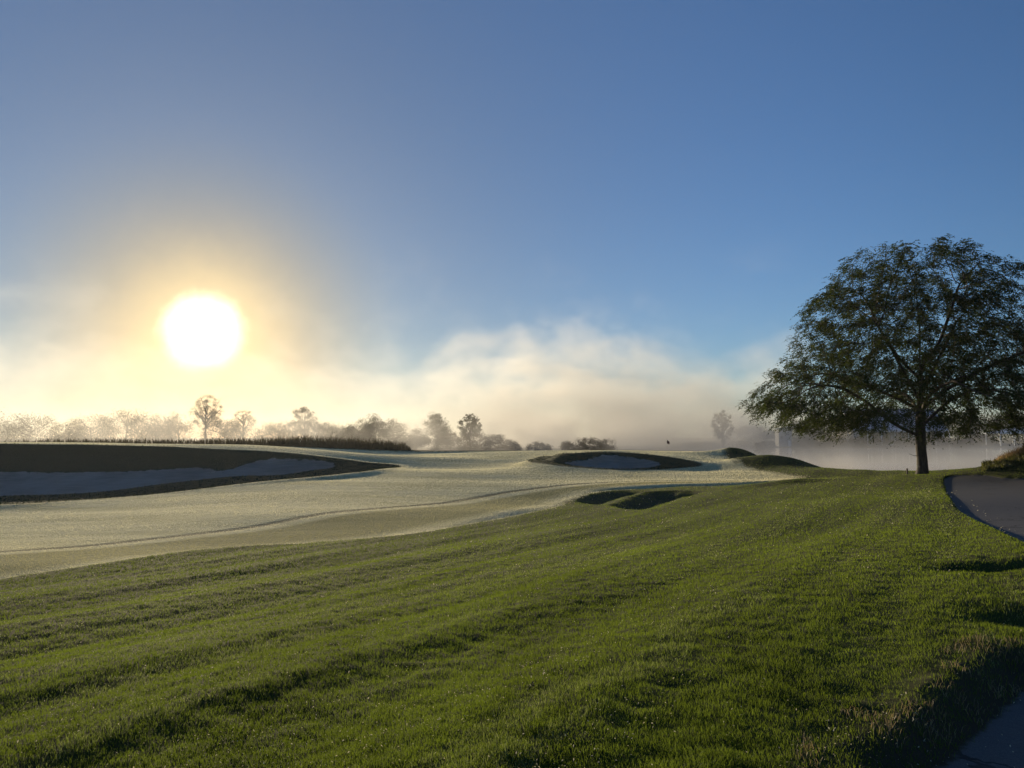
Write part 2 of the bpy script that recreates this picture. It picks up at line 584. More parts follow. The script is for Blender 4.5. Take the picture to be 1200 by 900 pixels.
# side of the cut line: positive beyond it (the fairway proper)
north = sdf_poly(np.concatenate([CUT, [pd(1000, 500, 200)[:2], (-200, 200), (-200, 30)]]), GX, GY).ravel()
attrA = np.stack([turf, sand, path_sd, bunk], 1)
attrB = np.stack([np.where(north > 0, cutd, -cutd), hol, Z['sp'].ravel(), Z['pb'].ravel()], 1)

qc = quads
zone = np.zeros(len(quads), int)
m4 = lambda a: a[qc].mean(1)
zone[m4(turf) > 0] = 1
zone[m4(bunk) > 0] = 0
zone[m4(Z['ls'].ravel()) > 0] = 2
zone[m4(Z['ms'].ravel()) > 0] = 3
zone[m4(Z['pa'].ravel()) > 0] = 4
zone[m4(Z['pb'].ravel()) > 0] = 5

# ------------------------------------------------------------------ ground material
gm, t, out = material('turf_sand_and_asphalt')
geo = t.n('ShaderNodeNewGeometry')
pos = geo.outputs['Position']
A = t.n('ShaderNodeAttribute', attribute_name='zone_a')
B = t.n('ShaderNodeAttribute', attribute_name='zone_b')
sa_ = t.n('ShaderNodeSeparateColor'); t.link(A.outputs['Color'], sa_.inputs[0])
sb_ = t.n('ShaderNodeSeparateColor'); t.link(B.outputs['Color'], sb_.inputs[0])
a_turf, a_sand, a_path, a_bunk = sa_.outputs[0], sa_.outputs[1], sa_.outputs[2], A.outputs['Alpha']
b_cut, b_hol, b_pond, b_p2 = sb_.outputs[0], sb_.outputs[1], sb_.outputs[2], B.outputs['Alpha']
streak = t.mapping(pos, scale=(1.0, 0.10, 1.0), rot=(0, 0, R(31)))
streak_f = t.mapping(pos, scale=(0.10, 1.0, 1.0), rot=(0, 0, R(-14)))
n_str = t.noise(streak, 0.9, 5, 0.6)
n_str2 = t.noise(streak, 3.3, 5, 0.65)
n_big = t.noise(pos, 0.25, 4, 0.55)
n_fine = t.noise(pos, 55.0, 4, 0.7)
n_mid = t.noise(pos, 7.0, 5, 0.65)
n_fs = t.noise(streak_f, 0.9, 6, 0.65)
n_fs2 = t.noise(streak_f, 5.0, 5, 0.65)
wob = t.m('MULTIPLY', t.m('SUBTRACT', n_mid, 0.5), 0.5)
# rough turf
c_r = t.mixc(t.ss(n_str, 0.35, 0.65), (0.03, 0.048, 0.008, 1), (0.075, 0.092, 0.018, 1))
c_r = t.mixc(t.ss(n_str2, 0.45, 0.7), c_r, (0.10, 0.105, 0.028, 1))
c_r = t.mixc(t.m('MULTIPLY', t.ss(n_fine, 0.45, 0.75), 0.6), c_r, (0.035, 0.05, 0.012, 1))
c_r = t.mixc(t.m('MULTIPLY', t.ss(n_big, 0.45, 0.65), 0.5), c_r, (0.09, 0.085, 0.03, 1))
c_r = t.mixc(0.4, c_r, (0.008, 0.011, 0.003, 1))
# dewy mown turf
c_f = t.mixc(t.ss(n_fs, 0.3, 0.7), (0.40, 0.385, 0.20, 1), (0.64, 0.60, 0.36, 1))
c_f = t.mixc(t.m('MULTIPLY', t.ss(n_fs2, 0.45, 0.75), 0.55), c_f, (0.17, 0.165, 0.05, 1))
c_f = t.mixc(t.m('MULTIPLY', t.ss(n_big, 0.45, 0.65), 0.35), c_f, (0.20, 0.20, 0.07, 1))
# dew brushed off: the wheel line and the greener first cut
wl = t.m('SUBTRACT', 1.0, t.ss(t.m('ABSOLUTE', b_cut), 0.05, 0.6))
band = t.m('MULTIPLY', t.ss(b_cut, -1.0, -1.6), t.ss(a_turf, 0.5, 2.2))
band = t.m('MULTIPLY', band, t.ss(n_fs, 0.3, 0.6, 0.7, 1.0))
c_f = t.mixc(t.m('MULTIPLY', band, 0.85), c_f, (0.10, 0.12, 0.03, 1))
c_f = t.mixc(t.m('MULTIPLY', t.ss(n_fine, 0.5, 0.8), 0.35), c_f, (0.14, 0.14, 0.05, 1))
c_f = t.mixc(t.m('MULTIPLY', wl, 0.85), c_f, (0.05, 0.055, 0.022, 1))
turf_m = t.ss(t.m('ADD', a_turf, t.m('MULTIPLY', t.m('SUBTRACT', n_str2, 0.5), 2.2)), -0.35, 0.5)
rim_m = t.ss(a_bunk, -0.5, 0.2)
turf_m = t.m('MULTIPLY', turf_m, t.m('SUBTRACT', 1.0, rim_m))
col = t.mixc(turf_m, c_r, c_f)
# bunker banks are longer, greener turf
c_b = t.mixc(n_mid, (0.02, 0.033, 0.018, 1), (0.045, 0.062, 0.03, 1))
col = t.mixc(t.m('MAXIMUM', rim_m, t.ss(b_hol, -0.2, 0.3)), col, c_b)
# far rough land
sepx = t.n('ShaderNodeSeparateXYZ'); t.link(pos, sepx.inputs[0])
farm = t.ss(sepx.outputs[1], 105, 125)
farm = t.m('MULTIPLY', farm, t.m('SUBTRACT', 1.0, turf_m))
col = t.mixc(farm, col, t.mixc(n_big, (0.16, 0.12, 0.06, 1), (0.09, 0.10, 0.04, 1)))
# sand
rake = t.noise(t.mapping(pos, scale=(0.25, 3.0, 1), rot=(0, 0, R(20))), 2.2, 4, 0.6)
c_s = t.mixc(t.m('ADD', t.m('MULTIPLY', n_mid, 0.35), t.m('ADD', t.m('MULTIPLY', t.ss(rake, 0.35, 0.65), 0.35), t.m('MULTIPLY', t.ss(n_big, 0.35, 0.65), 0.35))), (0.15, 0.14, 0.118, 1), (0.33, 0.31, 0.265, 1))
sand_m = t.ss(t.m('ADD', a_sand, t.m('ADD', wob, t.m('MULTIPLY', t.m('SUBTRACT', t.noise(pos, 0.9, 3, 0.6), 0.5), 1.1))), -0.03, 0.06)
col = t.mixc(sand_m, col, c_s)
# asphalt
v_as = t.n('ShaderNodeTexVoronoi'); v_as.inputs['Scale'].default_value = 140
t.link(pos, v_as.inputs['Vector'])
c_p = t.mixc(v_as.outputs['Distance'], (0.05, 0.05, 0.053, 1), (0.15, 0.146, 0.142, 1))
crk = t.n('ShaderNodeTexVoronoi', feature='DISTANCE_TO_EDGE'); crk.inputs['Scale'].default_value = 0.7
t.link(t.mapping(t.noise(pos, 1.0, 4, 0.6, out='Color'), scale=(1, 1, 1)), crk.inputs['Vector'])
addv = t.n('ShaderNodeVectorMath', operation='MULTIPLY_ADD')
t.link(t.noise(pos, 1.7, 4, 0.6, out='Color'), addv.inputs[0]); addv.inputs[1].default_value = (0.9, 0.9, 0.9); t.link(pos, addv.inputs[2])
t.link(addv.outputs[0], crk.inputs['Vector'])
crack = t.m('SUBTRACT', 1.0, t.ss(crk.outputs['Distance'], 0.004, 0.018))
c_p = t.mixc(t.m('MULTIPLY', crack, t.ss(n_big, 0.45, 0.6)), c_p, (0.012, 0.011, 0.01, 1))
c_p = t.mixc(t.m('MULTIPLY', t.ss(n_mid, 0.5, 0.75), 0.5), c_p, (0.10, 0.092, 0.08, 1))
path_m = t.ss(t.m('ADD', a_path, t.m('MULTIPLY', wob, 0.35)), -0.02, 0.04)
edge_soil = t.m('MULTIPLY', t.ss(t.m('ADD', b_p2, wob), -0.5, -0.1), t.m('SUBTRACT', 1.0, path_m))
col = t.mixc(edge_soil, col, (0.05, 0.038, 0.024, 1))
col = t.mixc(path_m, col, c_p)
pr = t.n('ShaderNodeBsdfPrincipled')
t.link(col, pr.inputs['Base Color'])
rgh = t.m('SUBTRACT', 1.0, t.m('MULTIPLY', path_m, 0.35))
t.link(rgh, pr.inputs['Roughness'])
pr.inputs['Specular IOR Level'].default_value = 0.08
sheen = t.m('MULTIPLY', turf_m, t.m('SUBTRACT', 1.0, t.m('MAXIMUM', t.m('MULTIPLY', wl, 0.9), t.m('MULTIPLY', band, 0.6))))
sheen = t.m('MULTIPLY', sheen, t.ss(n_fs2, 0.3, 0.75, 0.5, 0.2))
sheen = t.m('MULTIPLY', t.m('ADD', sheen, t.m('MULTIPLY', t.m('SUBTRACT', 1.0, t.m('MAXIMUM', path_m, sand_m)), 0.03)), 1.0, clamp=True)
t.link(t.m('MULTIPLY', sheen, 0.25), pr.inputs['Sheen Weight'])
pr.inputs['Sheen Roughness'].default_value = 0.85
pr.inputs['Sheen Tint'].default_value = (1.0, 0.86, 0.58, 1)
bmp = t.n('ShaderNodeBump'); bmp.inputs['Distance'].default_value = 0.03
hgt = t.m('ADD', t.m('ADD', t.m('MULTIPLY', n_fine, 0.35), t.m('MULTIPLY', n_mid, 0.8)), t.m('MULTIPLY', turf_m, t.m('ADD', t.m('MULTIPLY', n_fs, 3.0), t.m('MULTIPLY', n_fs2, 1.5))))
t.link(hgt, bmp.inputs['Height'])
bst = t.m('ADD', 0.35, t.m('MULTIPLY', path_m, 0.1))
t.link(bst, bmp.inputs['Strength'])
t.link(bmp.outputs[0], pr.inputs['Normal'])
t.link(pr.outputs[0], out.inputs['Surface'])

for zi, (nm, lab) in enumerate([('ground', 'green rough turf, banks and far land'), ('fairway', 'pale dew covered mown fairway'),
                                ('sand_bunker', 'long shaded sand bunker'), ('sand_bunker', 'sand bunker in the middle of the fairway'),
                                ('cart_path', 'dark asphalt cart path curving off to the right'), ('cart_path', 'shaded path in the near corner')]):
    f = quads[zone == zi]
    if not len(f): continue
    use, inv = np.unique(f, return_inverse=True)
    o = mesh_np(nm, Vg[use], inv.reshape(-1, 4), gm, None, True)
    me = o.data
    for an, arr in (('zone_a', attrA), ('zone_b', attrB)):
        at = me.attributes.new(an, 'FLOAT_COLOR', 'POINT')
        at.data.foreach_set('color', arr[use].astype(np.float32).ravel())
    if len(me.vertices) == len(use):
        me.normals_split_custom_set_from_vertices(Ng[use].astype(np.float32))
    o['kind'] = 'structure'

# pond
wm, t, out = material('pond_water')
g = t.n('ShaderNodeNewGeometry')
nz = t.noise(t.mapping(g.outputs['Position'], scale=(1, 1, 1)), 1.2, 4, 0.6)
b = t.n('ShaderNodeBump'); b.inputs['Distance'].default_value = 0.01; b.inputs['Strength'].default_value = 0.06
t.link(nz, b.inputs['Height'])
p_ = t.n('ShaderNodeBsdfPrincipled')
p_.inputs['Base Color'].default_value = (0.03, 0.04, 0.035, 1)
p_.inputs['Roughness'].default_value = 0.03
p_.inputs['IOR'].default_value = 1.33
t.link(b.outputs[0], p_.inputs['Normal'])
t.link(p_.outputs[0], out.inputs['Surface'])
from mathutils.geometry import delaunay_2d_cdt
wp = []
c0 = POND.mean(0)
for q in POND:
    d = q - c0; wp.append(c0 + d * (1 + 4.0 / np.linalg.norm(d)))
k = len(wp)
Vw = [(c0[0], c0[1], WATER + EYE)] + [(q[0], q[1], WATER + EYE) for q in wp]
Fw = [(0, 1 + (a + 1) % k, 1 + a) for a in range(k)]
o = mesh_np('pond', Vw, np.array(Fw), wm)
if o.data.polygons[0].normal.z < 0: o.data.flip_normals()
tag(o, kind='structure')

#PART2
# ------------------------------------------------------------------ grass
azu = np.unwrap(azf)


def gz(x, y):
    """ground height read off the sheet itself"""
    x = np.asarray(x, float); y = np.asarray(y, float)
    r = np.hypot(x, y); a = np.arctan2(x, y)
    a = np.where(a < azu[0], a + 2 * math.pi, a)
    fr = np.interp(r, rad, np.arange(NR)); fa = np.interp(a, azu, np.arange(NA))
    i0 = np.minimum(fr.astype(int), NR - 2); a0 = np.minimum(fa.astype(int), NA - 2)
    u = fr - i0; v = fa - a0
    return (GZ[i0, a0] * (1 - u) * (1 - v) + GZ[i0 + 1, a0] * u * (1 - v) + GZ[i0, a0 + 1] * (1 - u) * v + GZ[i0 + 1, a0 + 1] * u * v)


def gfield(F, x, y):
    r = np.hypot(x, y); a = np.arctan2(x, y)
    a = np.where(a < azu[0], a + 2 * math.pi, a)
    i0 = np.clip(np.rint(np.interp(r, rad, np.arange(NR))).astype(int), 0, NR - 1)
    a0 = np.clip(np.rint(np.interp(a, azu, np.arange(NA))).astype(int), 0, NA - 1)
    return F[i0, a0]


def leaf_mat(name, c0, c1, trans, tw=0.45, rough=0.45, spec=0.4, vscale=3.0, streaky=False, c2=None):
    m, t, out = material(name)
    g = t.n('ShaderNodeNewGeometry')
    at = t.n('ShaderNodeAttribute', attribute_name='rnd')
    vec = g.outputs['Position']
    if streaky:
        vec = t.mapping(vec, scale=(1.0, 0.10, 1.0), rot=(0, 0, R(31)))
    nz = t.noise(vec, vscale, 4, 0.6)
    f = t.m('ADD', t.m('MULTIPLY', t.ss(nz, 0.38, 0.62), 0.6), t.m('MULTIPLY', at.outputs['Fac'], 0.4))
    c = t.mixc(f, c0 + (1,), c1 + (1,))
    if c2: c = t.mixc(t.ss(at.outputs['Fac'], 0.90, 0.97), c, c2 + (1,))
    p = t.n('ShaderNodeBsdfPrincipled')
    t.link(c, p.inputs['Base Color'])
    p.inputs['Roughness'].default_value = rough
    p.inputs['Specular IOR Level'].default_value = spec
    tr = t.n('ShaderNodeBsdfTranslucent')
    t.link(t.mixc(0.6, c, trans + (1,)), tr.inputs['Color'])
    mx = t.n('ShaderNodeMixShader'); mx.inputs[0].default_value = tw
    t.link(p.outputs[0], mx.inputs[1]); t.link(tr.outputs[0], mx.inputs[2])
    t.link(mx.outputs[0], out.inputs['Surface'])
    return m


def set_rnd(o, vals):
    at = o.data.attributes.new('rnd', 'FLOAT', 'POINT')
    v = np.zeros(len(o.data.vertices), np.float32)
    v[:len(vals)] = vals[:len(v)]
    at.data.foreach_set('value', v)


def blades(x, y, z, hgt, wid, lean, name, mat, lean_dir=None, rnd=None):
    n = len(x)
    a = rng.uniform(0, 2 * math.pi, n)
    ld = a + rng.normal(0, 0.8, n) if lean_dir is None else lean_dir + rng.normal(0, 0.9, n)
    wx = np.cos(a) * wid * 0.5; wy = np.sin(a) * wid * 0.5
    lx = np.cos(ld) * lean * hgt; ly = np.sin(ld) * lean * hgt
    b0 = np.stack([x - wx, y - wy, z - 0.01 * hgt / 0.06], 1); b1 = np.stack([x + wx, y + wy, z - 0.01 * hgt / 0.06], 1)
    mz = z + hgt * 0.6
    c0 = np.stack([x - wx * 0.8 + lx * 0.35, y - wy * 0.8 + ly * 0.35, mz], 1)
    c1 = np.stack([x + wx * 0.8 + lx * 0.35, y + wy * 0.8 + ly * 0.35, mz], 1)
    tp = np.stack([x + lx, y + ly, z + hgt * np.sqrt(np.maximum(1 - lean ** 2 * 0.6, 0.1))], 1)
    V = np.stack([b0, b1, c0, c1, tp], 1).reshape(-1, 3)
    k = np.arange(n)[:, None] * 5
    Q = k + np.array([0, 1, 3, 2]); T = k + np.array([2, 3, 4])
    o = mesh_np(name, V, [Q, T], mat)
    set_rnd(o, np.repeat(rng.random(n) if rnd is None else rnd, 5))
    return o


grass_m = leaf_mat('grass_blades', (0.009, 0.021, 0.003), (0.12, 0.165, 0.022), (0.25, 0.34, 0.03), 0.52, 0.65, 0.14, 0.9, True, c2=(0.30, 0.30, 0.15))
N = 930000
gr = np.exp(rng.uniform(math.log(2.9), math.log(100), N))
ga = rng.uniform(R(-40), R(40), N)
gx = gr * np.sin(ga); gy = gr * np.cos(ga)
tf = gfield(Z['sf'], gx, gy); pa_ = gfield(np.maximum(Z['pa'], Z['pb']), gx, gy)
bk = gfield(np.maximum(np.maximum(Z['lb'], Z['mb']), -99), gx, gy); sd = gfield(np.maximum(Z['ls'], Z['ms']), gx, gy)
pn = gfield(Z['sp'], gx, gy)
keep = (tf < rng.normal(-0.05, 0.12, N)) & (pa_ < rng.uniform(-0.10, 0.04, N)) & (sd < -0.2) & (pn < -2)
# worn turf thins out towards the near path
pb_ = gfield(Z['pb'], gx, gy)
keep &= ~((pb_ > -0.55) & (rng.random(N) < 0.55))
gx, gy, gr, pb_ = gx[keep], gy[keep], gr[keep], pb_[keep]
n = len(gx)
clump = pnoise(gx / 0.22, gy / 0.22) + 0.9 * pnoise((gx * 0.857 - gy * 0.515) / 0.5, (gx * 0.515 + gy * 0.857) / 4.0)
gh = rng.uniform(0.020, 0.046, n) * (1 + 0.5 * clump) * (0.55 + 0.45 * sstep(-gfield(Z['sf'], gx, gy), 0.0, 1.0))
gw = 0.0028 * np.maximum(1, gr / 6.0) * rng.uniform(0.7, 1.3, n)
gs_ = (gx * 0.857 - gy * 0.515) + 0.25 * pnoise(gx / 2, gy / 2); gt_ = gx * 0.515 + gy * 0.857
dewy = (pnoise(gs_ / 1.3 + 20, gt_ / 22.0) + 0.4 * pnoise(gs_ / 0.35, gt_ / 3.0)) > 0.30  # bright highlight streaks of the dew, painted in as paler blades
grnd = np.where(dewy & (rng.random(n) < 0.34), 0.99, rng.random(n) * 0.93)
grass = blades(gx, gy, gz(gx, gy), gh, gw, rng.uniform(0.2, 1.1, n), 'grass', grass_m, lean_dir=rng.uniform(0, 6.28, n), rnd=grnd)
tag(grass, kind='stuff')

# short dewy blades of the mown turf
N = 640000
fr_ = np.exp(rng.uniform(math.log(17), math.log(112), N)); fa_ = rng.uniform(R(-40), R(32), N)
fx_ = fr_ * np.sin(fa_); fy_ = fr_ * np.cos(fa_)
keep = (gfield(Z['sf'], fx_, fy_) > rng.normal(0.1, 0.35, N)) & (gfield(np.maximum(Z['lb'], Z['mb']), fx_, fy_) < -0.25)
scq = gfield(np.abs(Z['sc']), fx_, fy_)
keep &= (scq > 0.35) | (rng.random(N) < 0.2)
fx_, fy_, fr_ = fx_[keep], fy_[keep], fr_[keep]; n = len(fx_)
ncut = np.where(sdf_poly(np.concatenate([CUT, [pd(1000, 500, 200)[:2], (-200, 200), (-200, 30)]]), fx_, fy_) > 0, 1, 0)
sfq = gfield(Z['sf'], fx_, fy_); scq = gfield(Z['sc'], fx_, fy_)
bandq = (1 - ncut) * sstep(scq, 0.8, 1.6) * sstep(sfq, 0.5, 2.2)
sxq = fx_ * 0.97 - fy_ * 0.25; txq = fx_ * 0.25 + fy_ * 0.97
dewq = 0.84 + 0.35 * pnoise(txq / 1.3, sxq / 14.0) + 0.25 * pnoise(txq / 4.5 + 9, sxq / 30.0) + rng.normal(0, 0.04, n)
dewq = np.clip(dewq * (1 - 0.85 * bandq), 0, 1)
fair_m, t, out = material('mown_turf_blades')
at = t.n('ShaderNodeAttribute', attribute_name='rnd')
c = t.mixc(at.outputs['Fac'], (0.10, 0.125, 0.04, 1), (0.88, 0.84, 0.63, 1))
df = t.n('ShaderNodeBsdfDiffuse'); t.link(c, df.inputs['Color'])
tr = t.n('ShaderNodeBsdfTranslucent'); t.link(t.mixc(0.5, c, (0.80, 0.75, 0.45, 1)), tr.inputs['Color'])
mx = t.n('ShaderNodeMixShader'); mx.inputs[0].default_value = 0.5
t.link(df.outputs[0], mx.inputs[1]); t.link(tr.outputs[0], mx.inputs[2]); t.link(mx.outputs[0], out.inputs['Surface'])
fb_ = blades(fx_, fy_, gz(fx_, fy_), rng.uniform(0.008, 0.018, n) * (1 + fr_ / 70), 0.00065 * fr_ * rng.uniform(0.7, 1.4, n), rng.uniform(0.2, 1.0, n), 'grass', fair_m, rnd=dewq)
tag(fb_, kind='stuff')

# longer unmown turf on the bunker banks
N = 90000
bx_ = rng.uniform(-75, 20, N); by_ = rng.uniform(44, 86, N)
lbq = gfield(Z['lb'], bx_, by_); mbq = gfield(Z['mb'], bx_, by_); sdq = gfield(np.maximum(Z['ls'], Z['ms']), bx_, by_)
edge = np.maximum(lbq, mbq)
keep = (edge > rng.normal(-0.15, 0.12, N)) & (sdq < rng.normal(0.0, 0.22, N)) & (np.abs(np.arctan2(bx_, by_)) < R(41))
bx_, by_, edge = bx_[keep], by_[keep], edge[keep]; n = len(bx_)
bank_m = leaf_mat('bank_grass', (0.014, 0.026, 0.010), (0.045, 0.062, 0.022), (0.05, 0.07, 0.02), 0.18, 0.8, 0.1, 0.6)
bg_ = blades(bx_, by_, gz(bx_, by_), rng.uniform(0.05, 0.14, n) * np.where(edge < 0.5, 1.25, 0.8), rng.uniform(0.03, 0.06, n), rng.uniform(0.2, 1.0, n), 'grass', bank_m)
tag(bg_, kind='stuff')

# dry straw along the edges of the near path
straw_m = leaf_mat('dry_straw', (0.20, 0.15, 0.07), (0.42, 0.34, 0.19), (0.4, 0.3, 0.12), 0.35, 0.5, 0.4)
N = 14000
gr2 = rng.uniform(3.2, 8, N); ga2 = rng.uniform(R(15), R(44), N)
sx_ = gr2 * np.sin(ga2); sy_ = gr2 * np.cos(ga2)
pb2 = gfield(Z['pb'], sx_, sy_)
patch = pnoise(sx_ / 0.4 + 4, sy_ / 0.4)
keep = (pb2 > -0.55) & (pb2 < -0.05) & (patch > 0.05)
keep |= (pb2 > -0.1) & (pnoise(sx_ / 0.3, sy_ / 0.3 + 8) > 0.42)
sx_, sy_ = sx_[keep], sy_[keep]; n = len(sx_)
straw = blades(sx_, sy_, gz(sx_, sy_), rng.uniform(0.03, 0.08, n), np.full(n, 0.0035), rng.uniform(0.5, 1.1, n), 'dry_grass', straw_m)
tag(straw, kind='stuff')

# small fallen leaflets, coloured pale to stand in for dew glints too
N = 13000
lr = np.exp(rng.uniform(math.log(3.0), math.log(48), N)); la = rng.uniform(R(-38), R(38), N)
lx = lr * np.sin(la); ly = lr * np.cos(la)
dens = 0.15 + 0.85 * (pnoise((lx * 0.857 - ly * 0.515) / 0.8 + 7, (lx * 0.515 + ly * 0.857) / 5.0) > 0.12)
keep = (gfield(Z['sf'], lx, ly) < -0.1) & (gfield(np.maximum(Z['pa'], Z['pb']), lx, ly) < 0.6) & (rng.random(N) < dens) & (gfield(Z['sp'], lx, ly) < -3)
lx, ly, lr = lx[keep], ly[keep], lr[keep]; n = len(lx)
lz = gz(lx, ly) + 0.035 + rng.uniform(0, 0.02, n)
s_ = rng.uniform(0.003, 0.008, n) * np.maximum(1, lr / 7)
a = rng.uniform(0, 6.28, n); tl = rng.normal(0, 0.5, n)
dx = np.stack([np.cos(a), np.sin(a), tl], 1) * s_[:, None]
dy = np.stack([-np.sin(a), np.cos(a), rng.normal(0.2, 0.5, n)], 1) * s_[:, None] * 0.45
c = np.stack([lx, ly, lz], 1)
V = np.stack([c - dx, c - dy + (0, 0, 0.002), c + dx, c + dy + (0, 0, 0.002)], 1).reshape(-1, 3)
fl_m = leaf_mat('leaflet_glint', (0.55, 0.50, 0.33), (0.80, 0.76, 0.60), (0.8, 0.72, 0.4), 0.4, 0.55, 0.15)
fl = mesh_np('leaf_glint_flecks', V, np.arange(n * 4).reshape(-1, 4), fl_m)
set_rnd(fl, np.repeat(rng.random(n), 4)); tag(fl, kind='stuff')

# reeds along the top of the left bunker
reed_m = leaf_mat('reeds', (0.030, 0.026, 0.012), (0.075, 0.062, 0.028), (0.10, 0.08, 0.03), 0.3, 0.6, 0.2)
N = 11000
pxr = rng.uniform(-60, 482, N); Dr = rng.uniform(107, 113, N)
rx = (pxr - 600) / FPX * Dr / math.cos(PITCH)
dn = np.interp(pxr, [-60, 40, 90, 200, 320, 345, 482], [0.25, 0.3, 0.5, 0.30, 0.55, 1.0, 1.0]) * (0.55 + 0.9 * (pnoise(pxr / 9, Dr / 2) > -0.1))
keep = rng.random(N) < dn
pxr, rx, Dr = pxr[keep], rx[keep], Dr[keep]; n = len(rx)
hr = np.interp(pxr, [-60, 60, 200, 300, 360, 440, 474, 482], [0.55, 0.75, 0.65, 0.9, 1.35, 1.25, 0.95, 0.4]) * rng.uniform(0.45, 1.12, n) ** 1.0
hr *= (1 + 0.3 * pnoise(pxr / 5, Dr)) * 1.25
reeds = blades(rx, Dr, gz(rx, Dr), hr, rng.uniform(0.05, 0.12, n), rng.uniform(0.05, 0.6, n), 'reeds', reed_m)
tag(reeds, kind='stuff')

# tall dry grass on the bank right of the path
dry_m = leaf_mat('tall_dry_grass', (0.22, 0.15, 0.07), (0.46, 0.34, 0.18), (0.5, 0.34, 0.14), 0.5, 0.6, 0.3)
N = 15000
px_ = 1157 + 190 * rng.random(N) ** 0.8; Dr = rng.uniform(45.4, 50, N)
rx = (px_ - 600) / FPX * Dr
hr = np.interp(px_, [1157, 1175, 1200, 1350], [0.12, 0.5, 0.75, 0.9]) * rng.uniform(0.5, 1.1, N) * (1 + 0.35 * pnoise(rx / 0.8, Dr / 0.8))
dry = blades(rx, Dr, gz(rx, Dr), hr, rng.uniform(0.02, 0.045, N), rng.uniform(0.2, 0.8, N), 'tall_grass', dry_m)
tag(dry, kind='stuff')
weed_m = leaf_mat('bank_weeds', (0.06, 0.07, 0.02), (0.17, 0.17, 0.05), (0.22, 0.22, 0.05), 0.4, 0.5, 0.3)
N = 7000
px_ = 1148 + 190 * rng.random(N); Dr = rng.uniform(43.6, 46.6, N); rx = (px_ - 600) / FPX * Dr
ok = gfield(Z['pa'], rx, Dr) < -0.15
px_, Dr, rx = px_[ok], Dr[ok], rx[ok]; n = len(rx)
weeds = blades(rx, Dr, gz(rx, Dr), rng.uniform(0.1, 0.34, n) * (1 + 0.6 * pnoise(rx / 0.5, Dr / 0.5)), rng.uniform(0.03, 0.07, n), rng.uniform(0.3, 1.0, n), 'weeds', weed_m)
tag(weeds, kind='stuff')

# ------------------------------------------------------------------ the big tree
bark_m, t, out = material('bark')
g = t.n('ShaderNodeNewGeometry')
nb = t.noise(t.mapping(g.outputs['Position'], scale=(9, 9, 1.8)), 1.0, 6, 0.7)
c = t.mixc(t.ss(nb, 0.35, 0.7), (0.022, 0.017, 0.012, 1), (0.085, 0.066, 0.048, 1))
p_ = t.n('ShaderNodeBsdfPrincipled'); t.link(c, p_.inputs['Base Color']); p_.inputs['Roughness'].default_value = 0.85
b = t.n('ShaderNodeBump'); b.inputs['Distance'].default_value = 0.04; b.inputs['Strength'].default_value = 0.8
t.link(nb, b.inputs['Height']); t.link(b.outputs[0], p_.inputs['Normal']); t.link(p_.outputs[0], out.inputs['Surface'])


class Grow:
    """space colonisation: limbs grow towards free points of the crown"""
    def __init__(s, P, parent):
        s.P = [np.array(p, float) for p in P]; s.par = list(parent)

    def run(s, attr, step, infl, kill, iters, droop=0.0):
        A_ = np.array(attr); alive = np.ones(len(A_), bool)
        near = np.full(len(A_), -1); nd = np.full(len(A_), 1e9)

        def upd(idx):
            for c0 in range(0, len(idx), 200):
                ii = idx[c0:c0 + 200]
                Q = np.array([s.P[i] for i in ii])
                d = np.linalg.norm(A_[:, None, :] - Q[None], axis=2)
                k = d.argmin(1); dm = d[np.arange(len(A_)), k]
                b = dm < nd
                nd[b] = dm[b]; near[b] = np.array(ii)[k[b]]
        upd(list(range(len(s.P))))
        seen = set()
        for it in range(iters):
            act = alive & (nd < infl)
            if not act.any(): break
            idx = np.nonzero(act)[0]
            v = A_[idx] - np.array([s.P[i] for i in near[idx]])
            v /= np.linalg.norm(v, axis=1)[:, None] + 1e-9
            u, inv = np.unique(near[idx], return_inverse=True)
            S = np.zeros((len(u), 3)); np.add.at(S, inv, v)
            new = []
            for q, i_ in enumerate(u):
                d = S[q]; L = np.linalg.norm(d)
                if L < 1e-3: continue
                d = d / L + rng.normal(0, 0.16, 3) + (0, 0, droop)
                d /= np.linalg.norm(d)
                pn_ = s.P[i_] + d * step
                key = (i_, round(pn_[0] / step * 2), round(pn_[1] / step * 2), round(pn_[2] / step * 2))
                if key in seen: continue
                seen.add(key)
                s.P.append(pn_); s.par.append(int(i_)); new.append(len(s.P) - 1)
            if not new: break
            upd(new)
            alive &= nd > kill

    def finish(s, tip=0.012, expo=2.35):
        n = len(s.P); s.X = np.array(s.P); s.par = np.array(s.par)
        acc = np.zeros(n); s.kids = [[] for _ in range(n)]
        for i_ in range(n):
            if s.par[i_] >= 0: s.kids[s.par[i_]].append(i_)
        for i_ in range(n - 1, -1, -1):
            if acc[i_] == 0: acc[i_] = tip ** expo
            if s.par[i_] >= 0: acc[s.par[i_]] += acc[i_]
        s.rad = acc ** (1 / expo)

    def chains(s):
        res = []
        stack = [(0, None)]
        while stack:
            st, pa = stack.pop()
            ch = ([pa] if pa is not None else []) + [st]
            c_ = st
            while s.kids[c_]:
                ks = sorted(s.kids[c_], key=lambda k_: -s.rad[k_])
                for k_ in ks[1:]: stack.append((k_, c_))
                c_ = ks[0]; ch.append(c_)
            res.append((ch, pa is not None))
        return res


